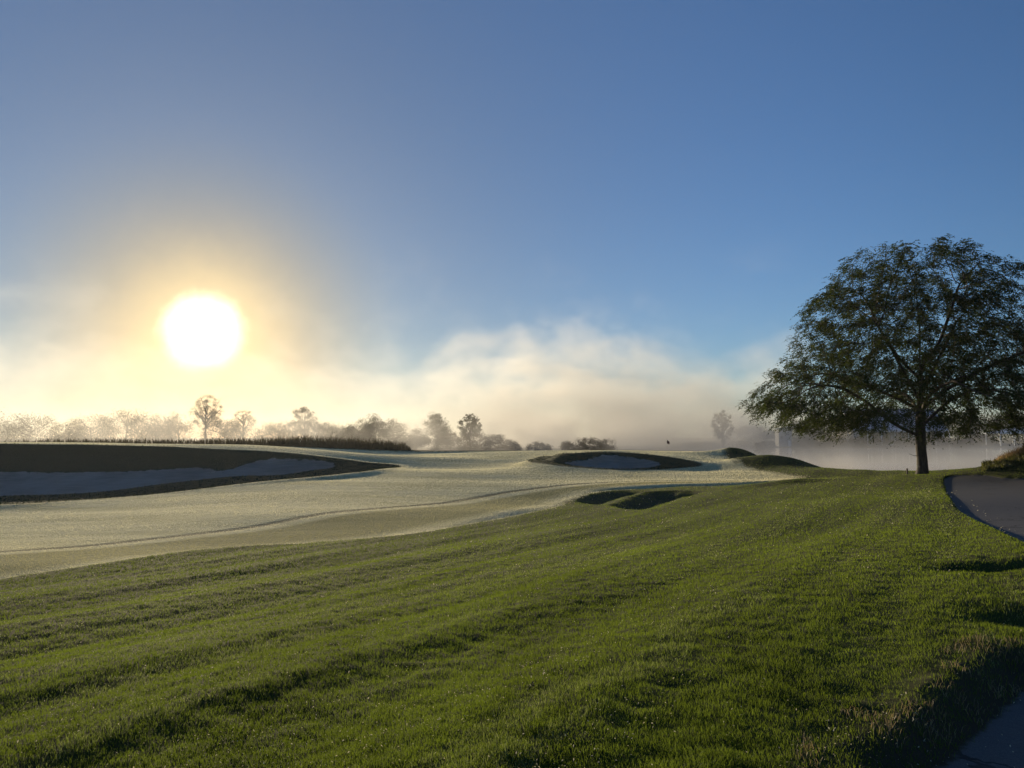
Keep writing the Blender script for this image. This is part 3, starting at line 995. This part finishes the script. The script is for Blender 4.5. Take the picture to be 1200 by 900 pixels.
def chain_mesh(g, rmin, rmax, base_flare=None):
    mb_ = MB()
    for ch, br in g.chains():
        if len(ch) < 2: continue
        r = g.rad[ch].copy()
        if br: r[0] = min(r[0], r[1] * 1.15)
        mx = r[1]
        if not (rmin <= mx < rmax): continue
        P = g.X[ch]
        if len(P) > 4:
            Ps = P.copy(); Ps[1:-1] = 0.25 * P[:-2] + 0.5 * P[1:-1] + 0.25 * P[2:]; P = Ps
        if base_flare is not None and ch[0] == 0:
            r = r * (1 + 0.45 * np.exp(-(P[:, 2] - P[0, 2]) / 0.45))
        mb_.tube(P, r, 10 if mx > 0.12 else (5 if mx > 0.04 else 3))
    return mb_


def leaflets(C, axis, L, Wd, flat=0.35):
    """thin pointed leaves: centres C, directions axis"""
    n = len(C)
    side = np.cross(axis, rng.normal(0, 1, (n, 3)) * (flat, flat, 1.0) + (0, 0, 1.0))
    side /= np.linalg.norm(side, axis=1)[:, None] + 1e-9
    a = axis * L[:, None] * 0.5; b_ = side * Wd[:, None] * 0.5
    V = np.stack([C - a, C - b_ + a * 0.1, C + a, C + b_ + a * 0.1], 1).reshape(-1, 3)
    return V, np.arange(n * 4).reshape(-1, 4)


TD = 49.6
TX = (1078 - 600) / FPX * TD
tz = float(gz(TX, TD))
ht = [2.0, 2.6, 3.4, 4.3, 5.2, 6.4, 8.0, 9.6, 11.2, 12.6, 13.7, 14.6, 15.2, 15.45]
rl = [4.5, 7.6, 9.9, 10.5, 10.1, 9.0, 7.9, 7.2, 6.9, 6.2, 5.1, 3.9, 2.4, 0.8]
att = []
while len(att) < 6600:
    q = rng.uniform(-12.5, 12.5, (4000, 2)); h_ = rng.uniform(2.0, 15.4, 4000)
    r_ = np.hypot(q[:, 0], q[:, 1]); az_ = np.arctan2(q[:, 1], q[:, 0])
    Rm = np.interp(h_, ht, rl) * (1 + 0.20 * pnoise(az_ * 2.2 + 5, h_ / 1.5) + 0.10 * pnoise(az_ * 7 + 5, h_ / 0.6))
    Rm = np.where(q[:, 0] > 0, Rm * 1.03, Rm)
    f = r_ / Rm
    ok = (f < 1) & (rng.random(4000) < 0.16 + 0.84 * f ** 2.2)
    ok &= (h_ > 5.3 - 0.25 * np.abs(r_ - 4.0).clip(0, 8)) | (r_ > 4.6)
    ok &= (h_ > 3.0) | (rng.random(4000) < 0.5)
    lay = pnoise(az_ * 2.5 + 1, h_ / 0.85 + r_ * 0.10)
    ok &= lay > -0.30
    ok &= (pnoise(az_ * 3.5 + 7, h_ / 0.55 + r_ * 0.16) > -0.12) | (f < 0.62)
    att += list(np.stack([q[:, 0], q[:, 1], h_], 1)[ok])
att = np.array(att[:6600])
P0 = [(0, 0, -0.25)]; par = [-1]


def limb(start, pts):
    last = start
    for p in pts:
        a_ = np.array(P0[last]); b_ = np.array(p); k_ = max(1, int(np.linalg.norm(b_ - a_) / 0.42))
        for i_ in range(1, k_ + 1):
            P0.append(tuple(a_ + (b_ - a_) * i_ / k_ + rng.normal(0, 0.025, 3))); par.append(last); last = len(P0) - 1
    return last


def nearest(p):
    return int(np.argmin(np.linalg.norm(np.array(P0) - np.array(p), axis=1)))


limb(0, [(0.02, 0, 1.0), (-0.05, 0.05, 2.0), (-0.02, 0.0, 3.0), (0.05, 0.1, 4.2), (0.15, 0.05, 5.6), (0.05, -0.1, 7.4), (0.25, 0.1, 9.4), (0.1, 0, 11.4)])
limb(nearest((0, 0, 2.75)), [(-0.9, -0.2, 2.75), (-1.9, -0.4, 3.2), (-3.0, -0.8, 3.9), (-4.2, -1.2, 4.8), (-5.6, -1.5, 5.5), (-7.2, -1.8, 5.7)])
limb(nearest((0, 0, 3.1)), [(0.7, 0.2, 3.55), (1.5, 0.6, 4.1), (2.7, 1.1, 4.9), (4.4, 1.6, 5.5), (6.2, 2.0, 5.6)])
limb(nearest((0, 0, 4.0)), [(-0.8, 0.9, 4.9), (-2.2, 2.4, 5.9), (-4.0, 4.2, 6.9)])
limb(nearest((0, 0, 4.2)), [(0.8, -1.1, 5.2), (2.2, -2.8, 6.5), (3.8, -4.6, 7.4)])
limb(nearest((0, 0, 4.6)), [(-0.9, -0.7, 5.8), (-2.3, -1.6, 7.6), (-3.6, -2.2, 9.4)])
limb(nearest((0, 0, 5.2)), [(1.1, 0.6, 6.6), (2.5, 1.1, 8.6), (3.5, 1.6, 10.2)])
limb(nearest((0, 0, 3.6)), [(0.5, 1.6, 4.6), (1.2, 4.0, 5.4), (1.6, 6.5, 5.9)])
limb(nearest((0, 0, 3.8)), [(-0.6, -1.8, 4.7), (-1.2, -4.2, 5.3), (-1.6, -6.6, 5.6)])
limb(nearest((0, 0, 6.2)), [(-0.9, 0.9, 7.8), (-1.8, 1.6, 10.0), (-2.3, 2.0, 11.8)])
limb(nearest((0, 0, 6.8)), [(0.9, -0.9, 8.4), (1.5, -1.5, 10.6), (1.9, -1.7, 12.2)])
G1 = Grow(P0, par)
G1.run(att, 0.34, 3.2, 0.62, 90, droop=-0.05)
G1.finish(0.0135, 2.2)
G1.rad *= 0.31 / G1.rad[1]
G1.rad = np.maximum(G1.rad, 0.006)
G1.nt = np.zeros(len(G1.P))
for i_ in range(len(G1.P) - 1, -1, -1):
    if not G1.kids[i_]: G1.nt[i_] = 1
    if G1.par[i_] >= 0: G1.nt[G1.par[i_]] += G1.nt[i_]
tree = empty('tree', (TX, TD, tz))
tag(tree, 'large spreading dark tree standing alone on the turf beside the path', 'tree')
trk = chain_mesh(G1, 0.10, 9, True)
trk.tube([(-0.05, 0, 1.25), (-0.5, -0.1, 1.18), (-0.9, -0.15, 1.32)], [0.03, 0.018, 0.01], 4)
trk.tube([(0.22, 0, 1.6), (0.34, -0.02, 1.95), (0.36, -0.1, 2.1)], [0.03, 0.02, 0.01], 4)
trk.build('trunk', bark_m, tree, True)
chain_mesh(G1, 0.0, 0.10).build('branches', bark_m, tree, True)
# foliage sprays on the thin twigs
tips = np.nonzero((G1.nt <= 6) & (G1.X[:, 2] > 1.9) & (np.arange(len(G1.P)) > len(P0)))[0]
d_ = G1.X[tips] - G1.X[G1.par[tips]]
d_ /= np.linalg.norm(d_, axis=1)[:, None] + 1e-9
outw = G1.X[tips] * (1, 1, 0); outw /= np.linalg.norm(outw, axis=1)[:, None] + 1e-9
NS, NL = 8, 11
C_ = []; AX = []
for s_i in range(NS):
    base = G1.X[tips] + rng.normal(0, 0.14, (len(tips), 3))
    dr_ = d_ * 0.5 + outw * 0.6 + rng.normal(0, 0.55, (len(tips), 3)) * (1, 1, 0.40) + (0, 0, -0.36)
    dr_ /= np.linalg.norm(dr_, axis=1)[:, None]
    Ls = rng.uniform(0.35, 0.75, len(tips))
    sd_ = np.cross(dr_, (0, 0, 1.0)); sd_ /= np.linalg.norm(sd_, axis=1)[:, None] + 1e-9
    for k_ in range(NL):
        u_ = (k_ + 0.6) / NL
        sg = 1 if k_ % 2 else -1
        c_ = base + dr_ * (Ls * u_)[:, None] + np.array([0, 0, -0.22]) * (u_ ** 2) * Ls[:, None] + sd_ * sg * 0.05 + rng.normal(0, 0.02, (len(tips), 3))
        ax = dr_ * 0.75 + sd_ * sg * 0.7 + rng.normal(0, 0.2, (len(tips), 3)) + (0, 0, -0.15)
        ax /= np.linalg.norm(ax, axis=1)[:, None]
        C_.append(c_); AX.append(ax)
C_ = np.concatenate(C_); AX = np.concatenate(AX)
# foliage thins out in patches, so that the crown is layered and shows sky
cl_ = pnoise(C_[:, 0] / 1.3 + 0.4 * C_[:, 1] / 1.3, C_[:, 2] / 0.62 + C_[:, 1] / 2.0) + 0.5 * pnoise(C_[:, 0] / 0.5, C_[:, 2] / 0.3 + C_[:, 1] / 0.7)
kp = cl_ > rng.uniform(-0.70, 0.05, len(C_))
rr_ = np.hypot(C_[:, 0], C_[:, 1])
kp &= (C_[:, 2] < 16.1 - 0.02 * rr_ ** 2)
kp &= (rng.random(len(C_)) < 0.30) | (C_[:, 2] > 5.9 + 0.5 * pnoise(C_[:, 0], C_[:, 1])) | (rr_ > 7.2) | (pnoise(C_[:, 0] / 0.9 + 3, C_[:, 2] / 0.5) > 0.22)
C_, AX = C_[kp], AX[kp]
print('tree nodes', len(G1.P), 'tips', len(tips), 'leaflets', len(C_))
n = len(C_)
V, F = leaflets(C_, AX, rng.uniform(0.12, 0.20, n), rng.uniform(0.05, 0.08, n))
tree_leaf = leaf_mat('tree_leaves', (0.013, 0.028, 0.007), (0.038, 0.058, 0.014), (0.10, 0.13, 0.016), 0.36, 0.6, 0.12, 0.5, c2=(0.07, 0.075, 0.015))
cr = mesh_np('crown', V, F, tree_leaf, tree)
set_rnd(cr, np.repeat(rng.random(n), 4))

# ------------------------------------------------------------------ far trees and bushes
far_leaf = leaf_mat('far_foliage', (0.030, 0.040, 0.018), (0.070, 0.080, 0.035), (0.10, 0.11, 0.03), 0.3, 0.6, 0.2, 0.15)
bush_leaf = leaf_mat('bush_foliage', (0.040, 0.036, 0.018), (0.085, 0.072, 0.035), (0.12, 0.09, 0.03), 0.3, 0.6, 0.2, 0.3)


def far_tree(px, top, D, wpx, label, cat='tree', group=None, airy=False, nleaf=2600, leaf=0.34, low=0.18, base_py=None, mat=None, name='tree', col_=0.0):
    X = (px - 600) / FPX * D
    zg = float(gz(X, D))
    H = float(pd(px, top, D)[2]) + EYE - zg
    Wd = wpx / FPX * D
    root = empty(name, (X, D, zg))
    tag(root, label, cat, group)
    cz = H * (low + 1) / 2; rz_ = H * (1 - low) / 2; rx_ = Wd / 2
    # limbs
    m_ = MB()
    top_t = H * (0.82 if airy else 0.6)
    zz = np.linspace(-0.2, top_t, 6)
    m_.tube(np.c_[np.cumsum(rng.normal(0, H * 0.01, 6)), np.cumsum(rng.normal(0, H * 0.01, 6)), zz], np.linspace(H * 0.022 + 0.05, H * 0.006, 6), 6)
    nb_ = 14 if airy else 7
    for _ in range(nb_):
        a = rng.uniform(0, 6.28); z0 = rng.uniform(low * H + 0.05 * H, H * 0.6)
        e = np.array([math.cos(a) * rx_ * rng.uniform(.5, .9), math.sin(a) * rx_ * rng.uniform(.5, .9), min(z0 + rng.uniform(.15, .4) * H, H * 0.93)])
        mid_ = np.array([0, 0, z0]) * 0.5 + e * 0.5 + (0, 0, -0.03 * H)
        m_.tube([(0, 0, z0), mid_, e], [H * 0.010 + 0.02, H * 0.006 + 0.015, 0.02], 4)
    m_.build('trunk', bark_m, root)
    # clumps
    nleaf = int(nleaf * 2.9); leaf *= 0.78
    if not airy: low = min(low, -0.1)
    cz = H * (low + 1) / 2; rz_ = H * (1 - low) / 2
    nc = 130 if airy else max(40, int(50 * Wd / 8))
    cc = []
    while len(cc) < nc:
        q = rng.uniform(-1, 1, 3); l_ = np.linalg.norm(q)
        if l_ > 1 or l_ < (0.35 if not airy else 0.25): continue
        # domed crown, wider low down
        sh = 1.0 if q[2] < 0.1 else math.sqrt(max(0.05, 1 - (q[2]) ** 2 * 0.35))
        cc.append((q[0] * rx_ * 0.86 * sh, q[1] * rx_ * 0.86 * sh, cz + q[2] * rz_ * 0.88))
    cc = np.array(cc)
    rr = (0.14 if airy else 0.34) * min(rx_, rz_) * rng.uniform(0.7, 1.4, nc)
    k_ = rng.integers(0, nc, nleaf)
    v = rng.normal(0, 1, (nleaf, 3)); v /= np.linalg.norm(v, axis=1)[:, None]
    Cc = cc[k_] + v * (rr[k_] * rng.uniform(0.2, 1.1, nleaf))[:, None] * (1.15, 1.15, 0.85)
    Cc[:, 2] = np.maximum(Cc[:, 2], 0.1)
    ax = rng.normal(0, 1, (nleaf, 3)); ax /= np.linalg.norm(ax, axis=1)[:, None]
    V_, F_ = leaflets(Cc, ax, rng.uniform(0.8, 1.4, nleaf) * leaf, rng.uniform(0.5, 0.9, nleaf) * leaf)
    o_ = mesh_np('crown', V_, F_, mat or far_leaf, root)
    set_rnd(o_, np.repeat(rng.random(nleaf), 4))
    return root


TL = 'trees of the far treeline in the mist'
for a in [
    (-14, 474, 225, 46, 'misty rounded tree at the left edge of the picture', False, 2200),
    (38, 482, 215, 60, 'low wide misty tree, the first full crown from the left', False, 3000),
    (82, 494, 235, 44, 'faint low tree in the mist between two taller crowns at far left', False, 1800),
    (108, 484, 228, 44, 'misty tree joining the long hazy row left of the sun', False, 2400),
    (150, 478, 222, 54, 'tallest crown of the hazy row below and left of the sun', False, 3200),
    (184, 485, 228, 44, 'misty tree on the right shoulder of the hazy row', False, 2400),
    (210, 484, 232, 34, 'small pointed hazy tree just left of the lone round tree', False, 2000),
    (264, 490, 228, 50, 'low hazy crown between the round tree and the sparse tree', False, 2400),
    (324, 492, 226, 48, 'low misty tree between the sparse tree and the broad crown', False, 2400),
    (386, 492, 222, 36, 'small misty tree right of the broad crown', False, 2000),
    (404, 498, 200, 34, 'low grey tree above the dense end of the reeds', False, 2000),
    (421, 490, 196, 30, 'left crown of the grey three crowned clump above the reeds', False, 2200),
    (439, 484, 196, 30, 'tallest rounded crown in the middle of the grey clump', False, 2600),
    (461, 490, 198, 34, 'right crown of the grey clump above the reeds', False, 2200),
    (488, 502, 190, 26, 'low dim tree in the gap left of the tall blurred tree', False, 1600),
]:
    far_tree(a[0], a[1], a[2], a[3] * 1.3, a[4], 'tree', TL, a[5], int(a[6] * 1.3))
far_tree(243, 460, 262, 43, 'lone round open tree rising above the mist under the sun', 'tree', TL, True, 3000, 0.30, 0.26)
far_tree(286, 476, 250, 34, 'sparse open tree right of the lone round one', 'tree', TL, True, 1500, 0.28, 0.2)
far_tree(357, 475, 240, 42, 'broad open crowned tree in the mist left of the reeds', 'tree', TL, True, 3200, 0.32, 0.15)
far_tree(512, 481, 185, 36, 'tall blurred grey tree left of the dark open tree', 'tree', TL, False, 3600, 0.30, 0.05)
far_tree(551, 483, 165, 33, 'dark open tree with a split top above the bushes', 'tree', TL, True, 2600, 0.26, 0.3)
BL = 'bushes along the crest of the fairway'
for px, top, D, w, lb_, n_ in [(528, 506, 162, 46, 'dark bush left of the open tree at the crest', 3000), (556, 504, 160, 46, 'dark bush right below the open tree', 3000),
                          (584, 508, 160, 44, 'dark sloping bush right of the open tree', 2800), (602, 516, 158, 20, 'small low dark bush at the right end of the dark thicket', 1200),
                          (632, 517, 150, 36, 'low flat brownish bush alone between two thickets', 2200), (667, 516, 150, 26, 'small pale bush touching the round wide bush', 1500),
                          (697, 511, 150, 62, 'wide round brown bush behind the middle bunker', 4200)]:
    far_tree(px, top, D, w, lb_, 'bush', BL, False, n_, 0.24, -0.15, mat=bush_leaf, name='bush')
far_tree(846, 478, 250, 30, 'ghostly tall tree standing alone deep in the fog', 'tree', None, True, 2600, 0.36, 0.1)
FB = 'trees behind the pond'
for px, top, D, w, lb_ in [(885, 497, 300, 60, 'low dim tree left of the pale tower beyond the pond'), (938, 492, 278, 44, 'dim tree right of the pale tower beyond the pond'),
                           (966, 488, 275, 44, 'dim tree between the tower and the clubhouse'), (1085, 484, 285, 60, 'dim tree behind the right end of the clubhouse'),
                           (1122, 480, 290, 56, 'dim tree seen right of the big trunk beyond the pond'), (1152, 482, 288, 50, 'dim tree just left of the pavilion beyond the pond'),
                           (1192, 480, 300, 70, 'dim taller tree behind the pavilion'), (1235, 484, 300, 60, 'dim tree at the right edge beyond the pond')]:
    far_tree(px, top, D, w, lb_, 'tree', FB, False, 2600, 0.5, -0.1)
HG = 'hedge bushes on the far bank'
for k_, (px, w) in enumerate([(895, 30), (946, 34), (975, 34), (1003, 36), (1034, 38), (1068, 36), (1098, 34), (1130, 36)]):
    lb_ = ['reddish bush on the far bank left of the pale tower', 'dark bush on the far bank right of the pale tower', 'dark bush left of the clubhouse on the far bank',
           'dark bush under the left gable of the clubhouse', 'dark bush before the clubhouse windows', 'dark bush seen left of the big trunk on the far bank',
           'dark bush seen right of the big trunk on the far bank', 'dark bush on the far bank left of the pavilion'][k_]
    far_tree(px, 511 if k_ else 517, 249, w, lb_, 'bush', HG, False, 1300, 0.42, -0.3, mat=bush_leaf, name='bush')

# ------------------------------------------------------------------ buildings beyond the pond
wall_m = simple_mat('painted_wall', (0.30, 0.31, 0.32), 0.6, var=0.06, scale=0.8)
roof_m = simple_mat('metal_roof', (0.46, 0.53, 0.62), 0.35, 0.3, var=0.08, scale=0.6)
dark_m = simple_mat('dark_timber', (0.07, 0.06, 0.055), 0.6, var=0.2, scale=1.0)
glass_m = simple_mat('window_glass', (0.03, 0.035, 0.04), 0.08, var=0.1, spec=0.8)
white_m = simple_mat('white_trim', (0.78, 0.78, 0.76), 0.5, var=0.05)


def mpx(px, D): return (px - 600) / FPX * D


D0 = 262.0
# pale tower
X0, X1 = mpx(912, D0), mpx(927, D0); zb = float(gz((X0 + X1) / 2, D0)) - 0.3
hh = float(pd(919, 500.5, D0)[2]) + EYE - zb
tw = empty('tower', ((X0 + X1) / 2, D0, zb)); tag(tw, 'small pale tower with a sloping top standing beyond the pond', 'building')
w2 = (X1 - X0) / 2
m_ = MB(); m_.prism([(-w2, 0), (w2, 0), (w2, hh), (-w2, hh - 0.7)], 0, 4.0, 'y'); m_.build('wall', wall_m, tw)
m_ = MB(); m_.prism([(-w2 - .15, hh - 0.74), (w2 + .15, hh + 0.04), (w2 + .15, hh + 0.2), (-w2 - .15, hh - 0.58)], -.15, 4.15, 'y'); m_.build('roof', roof_m, tw)
m_ = MB(); m_.box(w2 - 1.3, w2 - 0.45, -0.06, 0.04, 0.0, 2.3); dr0 = m_.build('door', white_m, tw)
m_ = MB(); m_.box(-w2 + .5, -w2 + 1.3, -0.05, 0.04, 2.9, 3.9); m_.build('window', glass_m, tw)
# clubhouse
X0, X1 = mpx(1000, D0), mpx(1106, D0); xc = (X0 + X1) / 2; zb = float(gz(xc, D0)) - 0.4
ch = empty('clubhouse', (xc, D0, zb)); tag(ch, 'large clubhouse with a pale blue metal roof beyond the pond behind the tree', 'building')
w2 = (X1 - X0) / 2
eave = float(pd(1000, 503, D0)[2]) + EYE - zb; ridge = float(pd(1000, 480, D0 + 8)[2]) + EYE - zb
m_ = MB(); m_.prism([(0, 0), (16, 0), (16, eave), (8, ridge - 0.25), (0, eave)], -w2, w2, 'x'); m_.build('wall', wall_m, ch)
m_ = MB(); m_.prism([(-1.0, eave - 0.55), (8, ridge), (17, eave - 0.55), (17, eave - 0.3), (8, ridge + 0.28), (-1.0, eave - 0.3)], -w2 - 0.8, w2 + 0.8, 'x')
for q in np.linspace(-w2, w2, 22):
    sl = (ridge - eave + 0.55) / 9
    m_.prism([(-0.98, eave - 0.32), (8, ridge + 0.26), (8, ridge + 0.36), (-0.98, eave - 0.22)], q - .05, q + .05, 'x')
rf = m_.build('roof', roof_m, ch)
for k_, q in enumerate(np.linspace(-w2 + 4.2, w2 - 2.2, 8)):
    m_ = MB(); m_.box(q - 1.35, q + 1.35, -0.10, -0.03, 0.9, eave - 0.9); fr = m_.build('window', dark_m, ch)
    m_ = MB(); m_.box(q - 1.22, q - 0.05, -0.14, -0.102, 1.05, eave - 1.05); m_.box(q + 0.05, q + 1.22, -0.14, -0.102, 1.05, eave - 1.05); m_.build('pane', glass_m, fr)
m_ = MB(); m_.box(-w2 + 0.8, -w2 + 1.9, -0.08, -0.02, 0.4, 2.6); m_.build('door', dark_m, ch)
m_ = MB()
m_.box(-w2 + 3, w2, -3.4, -0.2, eave - 0.95, eave - 0.8); m_.build('porch_roof', roof_m, ch)
for q in np.linspace(-w2 + 3.2, w2 - 0.2, 7):
    m_ = MB(); m_.box(q - .1, q + .1, -3.3, -3.1, 0, eave - 0.96); m_.build('post', white_m, ch)
# pavilion
X0 = mpx(1171, D0); X1 = mpx(1236, D0); xc = (X0 + X1) / 2; zb = float(gz(xc, D0)) - 0.2; w2 = (X1 - X0) / 2
pv = empty('pavilion', (xc, D0, zb)); tag(pv, 'open sided pavilion with a pale roof on white posts at the far right', 'pavilion')
top_ = float(pd(1171, 508, D0)[2]) + EYE - zb
m_ = MB(); m_.prism([(-w2 - .6, top_ - 0.1), (w2 + .6, top_ - 0.1), (w2 + .6, top_ + 0.15), (0, top_ + 2.0), (-w2 - .6, top_ + 0.15)], -0.5, 8.5, 'y'); m_.build('roof', roof_m, pv)
for q in np.linspace(-w2, w2, 5):
    for yy in (0.0, 8.0):
        m_ = MB(); m_.box(q - .13, q + .13, yy - .13, yy + .13, 0, top_ - 0.1); m_.build('post', white_m, pv)
m_ = MB(); m_.box(-w2, w2, 3.8, 4.1, 0, 1.1); m_.build('counter', dark_m, pv)

# ------------------------------------------------------------------ golf flag and marker stake
fD = 92.0; fx = mpx(781, fD); fz = float(gz(fx, fD))
fg = empty('golf_flag', (fx, fD, fz)); tag(fg, 'small dark flag on a thin pole standing on the distant green', 'flag')
ph = float(pd(781, 515.5, fD)[2]) + EYE - fz
m_ = MB(); m_.tube([(0, 0, -0.1), (0, 0, ph * .5), (0, 0, ph)], [0.02, 0.018, 0.015], 8); m_.build('pole', simple_mat('pole_paint', (0.55, 0.5, 0.4), 0.4), fg)
nx = 7; V = []; F = []
for s_ in (0.0, 0.006):
    for a in range(nx):
        for bz in (0, 1):
            u_ = a / (nx - 1)
            V.append((0.02 + 0.36 * u_ * 0.8, s_ + 0.05 * math.sin(u_ * 5), ph - 0.02 - 0.42 * bz - 0.22 * u_ ** 1.3 + (0.10 * u_ if bz else 0)))
nn = nx * 2
for a in range(nx - 1):
    F += [(2 * a, 2 * a + 1, 2 * a + 3, 2 * a + 2), (nn + 2 * a, nn + 2 * a + 2, nn + 2 * a + 3, nn + 2 * a + 1)]
    F += [(2 * a, 2 * a + 2, nn + 2 * a + 2, nn + 2 * a), (2 * a + 1, nn + 2 * a + 1, nn + 2 * a + 3, 2 * a + 3)]
F.append((2 * nx - 2, 2 * nx - 1, nn + 2 * nx - 1, nn + 2 * nx - 2))
mesh_np('flag', V, np.array(F), simple_mat('flag_cloth', (0.09, 0.03, 0.03), 0.8), fg, True)
sD = 49.0; sx0 = mpx(1060.5, sD); sz0 = float(gz(sx0, sD))
m_ = MB(); m_.prism([(-0.04, -0.04), (0.04, -0.04), (0.04, 0.04), (-0.04, 0.04)], -0.1, 0.36, 'z')
m_.add([(-0.04, -0.04, 0.36), (0.04, -0.04, 0.36), (0.04, 0.04, 0.36), (-0.04, 0.04, 0.36), (0, 0, 0.42)], (), [(0, 1, 4), (1, 2, 4), (2, 3, 4), (3, 0, 4)])
stk = m_.build('marker_stake', bark_m); stk.location = (sx0, sD, sz0)
tag(stk, 'short dark marker stake in the turf left of the big trunk', 'stake')

#FOG
# ------------------------------------------------------------------ mist and haze
def vol_box(name, x0, x1, y0, y1, z0, z1, mat):
    m_ = MB(); m_.box(x0, x1, y0, y1, z0, z1)
    o_ = m_.build(name, mat); tag(o_, kind='stuff'); return o_


def fog_mat(name, build, rate, aniso=0.38, col=(1.0, 0.985, 0.95, 1)):
    m, t, out = material(name)
    v = t.n('ShaderNodeVolumePrincipled')
    v.inputs['Color'].default_value = col
    v.inputs['Anisotropy'].default_value = aniso
    g = t.n('ShaderNodeNewGeometry')
    s3 = t.n('ShaderNodeSeparateXYZ'); t.link(g.outputs['Position'], s3.inputs[0])
    d = build(t, g.outputs['Position'], s3.outputs[0], s3.outputs[1], s3.outputs[2])
    t.link(d, v.inputs['Density'])
    t.link(v.outputs[0], out.inputs['Volume'])
    m.cycles.volume_step_rate = rate
    m.cycles.volume_sampling = 'MULTIPLE_IMPORTANCE'
    return m


def curve(t, v, pts):
    """piecewise-linear function of v through a colour ramp; values 0..1"""
    lo, hi = pts[0][0], pts[-1][0]
    f = t.lin(v, lo, hi)
    cr_ = t.n('ShaderNodeValToRGB'); cr_.color_ramp.interpolation = 'EASE'
    el = cr_.color_ramp.elements
    while len(el) < len(pts): el.new(0.5)
    for e, (x_, y_) in zip(el, pts):
        e.position = (x_ - lo) / (hi - lo)
    for e, (x_, y_) in zip(el, pts):
        e.color = (y_, y_, y_, 1)
    t.link(f, cr_.inputs[0])
    return cr_.outputs[0]


def bank_density(t, pos, x, y, z):
    H = t.m('MULTIPLY', curve(t, x, [(-260, 0.66), (-110, 0.70), (-60, 0.46), (-30, 0.46), (-14, 0.56), (20, 0.55), (55, 0.47), (82, 0.46), (95, 0.34), (140, 0.30), (260, 0.30)]), 60.0)
    n1 = t.noise(pos, 0.022, 3, 0.62)
    H = t.m('MULTIPLY', H, t.m('ADD', 0.22, t.m('MULTIPLY', n1, 1.35)))
    top = t.ss(t.m('SUBTRACT', H, z), 0.0, 3.5)
    n2 = t.noise(t.mapping(pos, scale=(1, 1, 1.5)), 0.055, 3, 0.62)
    wisp = t.ss(n2, 0.40, 0.62, 0.06, 1.0)
    dx = curve(t, x, [(-260, 0.16), (-100, 0.17), (-50, 0.22), (-20, 0.50), (5, 0.95), (50, 1.0), (84, 0.9), (104, 0.40), (150, 0.25), (260, 0.2)])
    ey = t.m('MULTIPLY', t.ss(t.m('SUBTRACT', y, t.m('MULTIPLY', t.ss(x, 72, 100), 132.0)), 172, 200), t.ss(y, 400, 340))
    ex = t.m('MULTIPLY', t.ss(x, -298, -260), t.ss(x, 258, 230))
    d = t.m('MULTIPLY', t.m('MULTIPLY', top, wisp), t.m('MULTIPLY', dx, t.m('MULTIPLY', ey, ex)))
    puff = t.m('MULTIPLY', t.ss(n1, 0.53, 0.64), t.m('MULTIPLY', t.ss(n2, 0.48, 0.62), t.m('MULTIPLY', t.ss(z, 56, 38), ey)))
    puff = t.m('MULTIPLY', puff, t.m('MULTIPLY', ex, t.ss(x, 90, 60, 0.0, 0.22)))
    d = t.m('ADD', t.m('MULTIPLY', d, t.ss(z, 4.0, 14.0, 1.7, 1.0)), puff)
    return t.m('MULTIPLY', d, 0.018)


vol_box('fog_bank', -300, 262, 170, 402, -6, 62, fog_mat('fog_bank_air', bank_density, 0.2))


def crest_density(t, pos, x, y, z):
    n2 = t.noise(t.mapping(pos, scale=(1, 1, 0.6)), 0.10, 3, 0.6)
    H = t.m('MULTIPLY', t.m('ADD', 0.2, n2), 9.0)
    top = t.ss(t.m('SUBTRACT', H, z), -0.5, 4.0)
    e = t.m('MULTIPLY', t.m('MULTIPLY', t.ss(y, 116, 128), t.ss(y, 170, 156)), t.m('MULTIPLY', t.ss(x, -158, -135), t.ss(x, 48, 30)))
    return t.m('MULTIPLY', t.m('MULTIPLY', top, e), t.m('MULTIPLY', t.ss(n2, 0.42, 0.66, 0.05, 1.0), t.ss(x, -70, -10, 0.020, 0.026)))


vol_box('low_mist', -160, 50, 115, 171.0, -5, 13, fog_mat('low_mist_air', crest_density, 0.25))


def pond_density(t, pos, x, y, z):
    n2 = t.noise(t.mapping(pos, scale=(1, 1, 0.45)), 0.11, 3, 0.62)
    hz = t.m('SUBTRACT', z, WATER + EYE)
    low = t.m('EXPONENT', t.m('DIVIDE', hz, -0.8))
    tall = t.m('MULTIPLY', t.m('EXPONENT', t.m('DIVIDE', hz, -4.0)), t.ss(n2, 0.46, 0.62))
    e = t.m('MULTIPLY', t.m('MULTIPLY', t.ss(y, 65, 76), t.ss(y, 245, 225)), t.m('MULTIPLY', t.ss(x, 24, 40), t.ss(x, 228, 200)))
    e = t.m('MULTIPLY', e, t.ss(hz, 14, 9))
    near_ = t.m('MULTIPLY', t.ss(y, 125, 80), t.m('MULTIPLY', t.m('EXPONENT', t.m('DIVIDE', hz, -0.9)), t.ss(n2, 0.35, 0.6, 0.3, 1.0)))
    return t.m('MULTIPLY', e, t.m('ADD', t.m('MULTIPLY', near_, 0.10), t.m('ADD', t.m('MULTIPLY', low, 0.006), t.m('MULTIPLY', tall, 0.0055))))


vol_box('pond_mist', 22, 230, 64, 247, -3, 13, fog_mat('pond_mist_air', pond_density, 0.18))

hm, t, out = material('haze_air')
v = t.n('ShaderNodeVolumePrincipled')
v.inputs['Color'].default_value = (0.93, 0.96, 1.0, 1)
v.inputs['Density'].default_value = 0.00012
v.inputs['Anisotropy'].default_value = 0.5
t.link(v.outputs[0], out.inputs['Volume'])
vol_box('haze', -2700, 2700, -2700, 2700, -12, 66, hm)
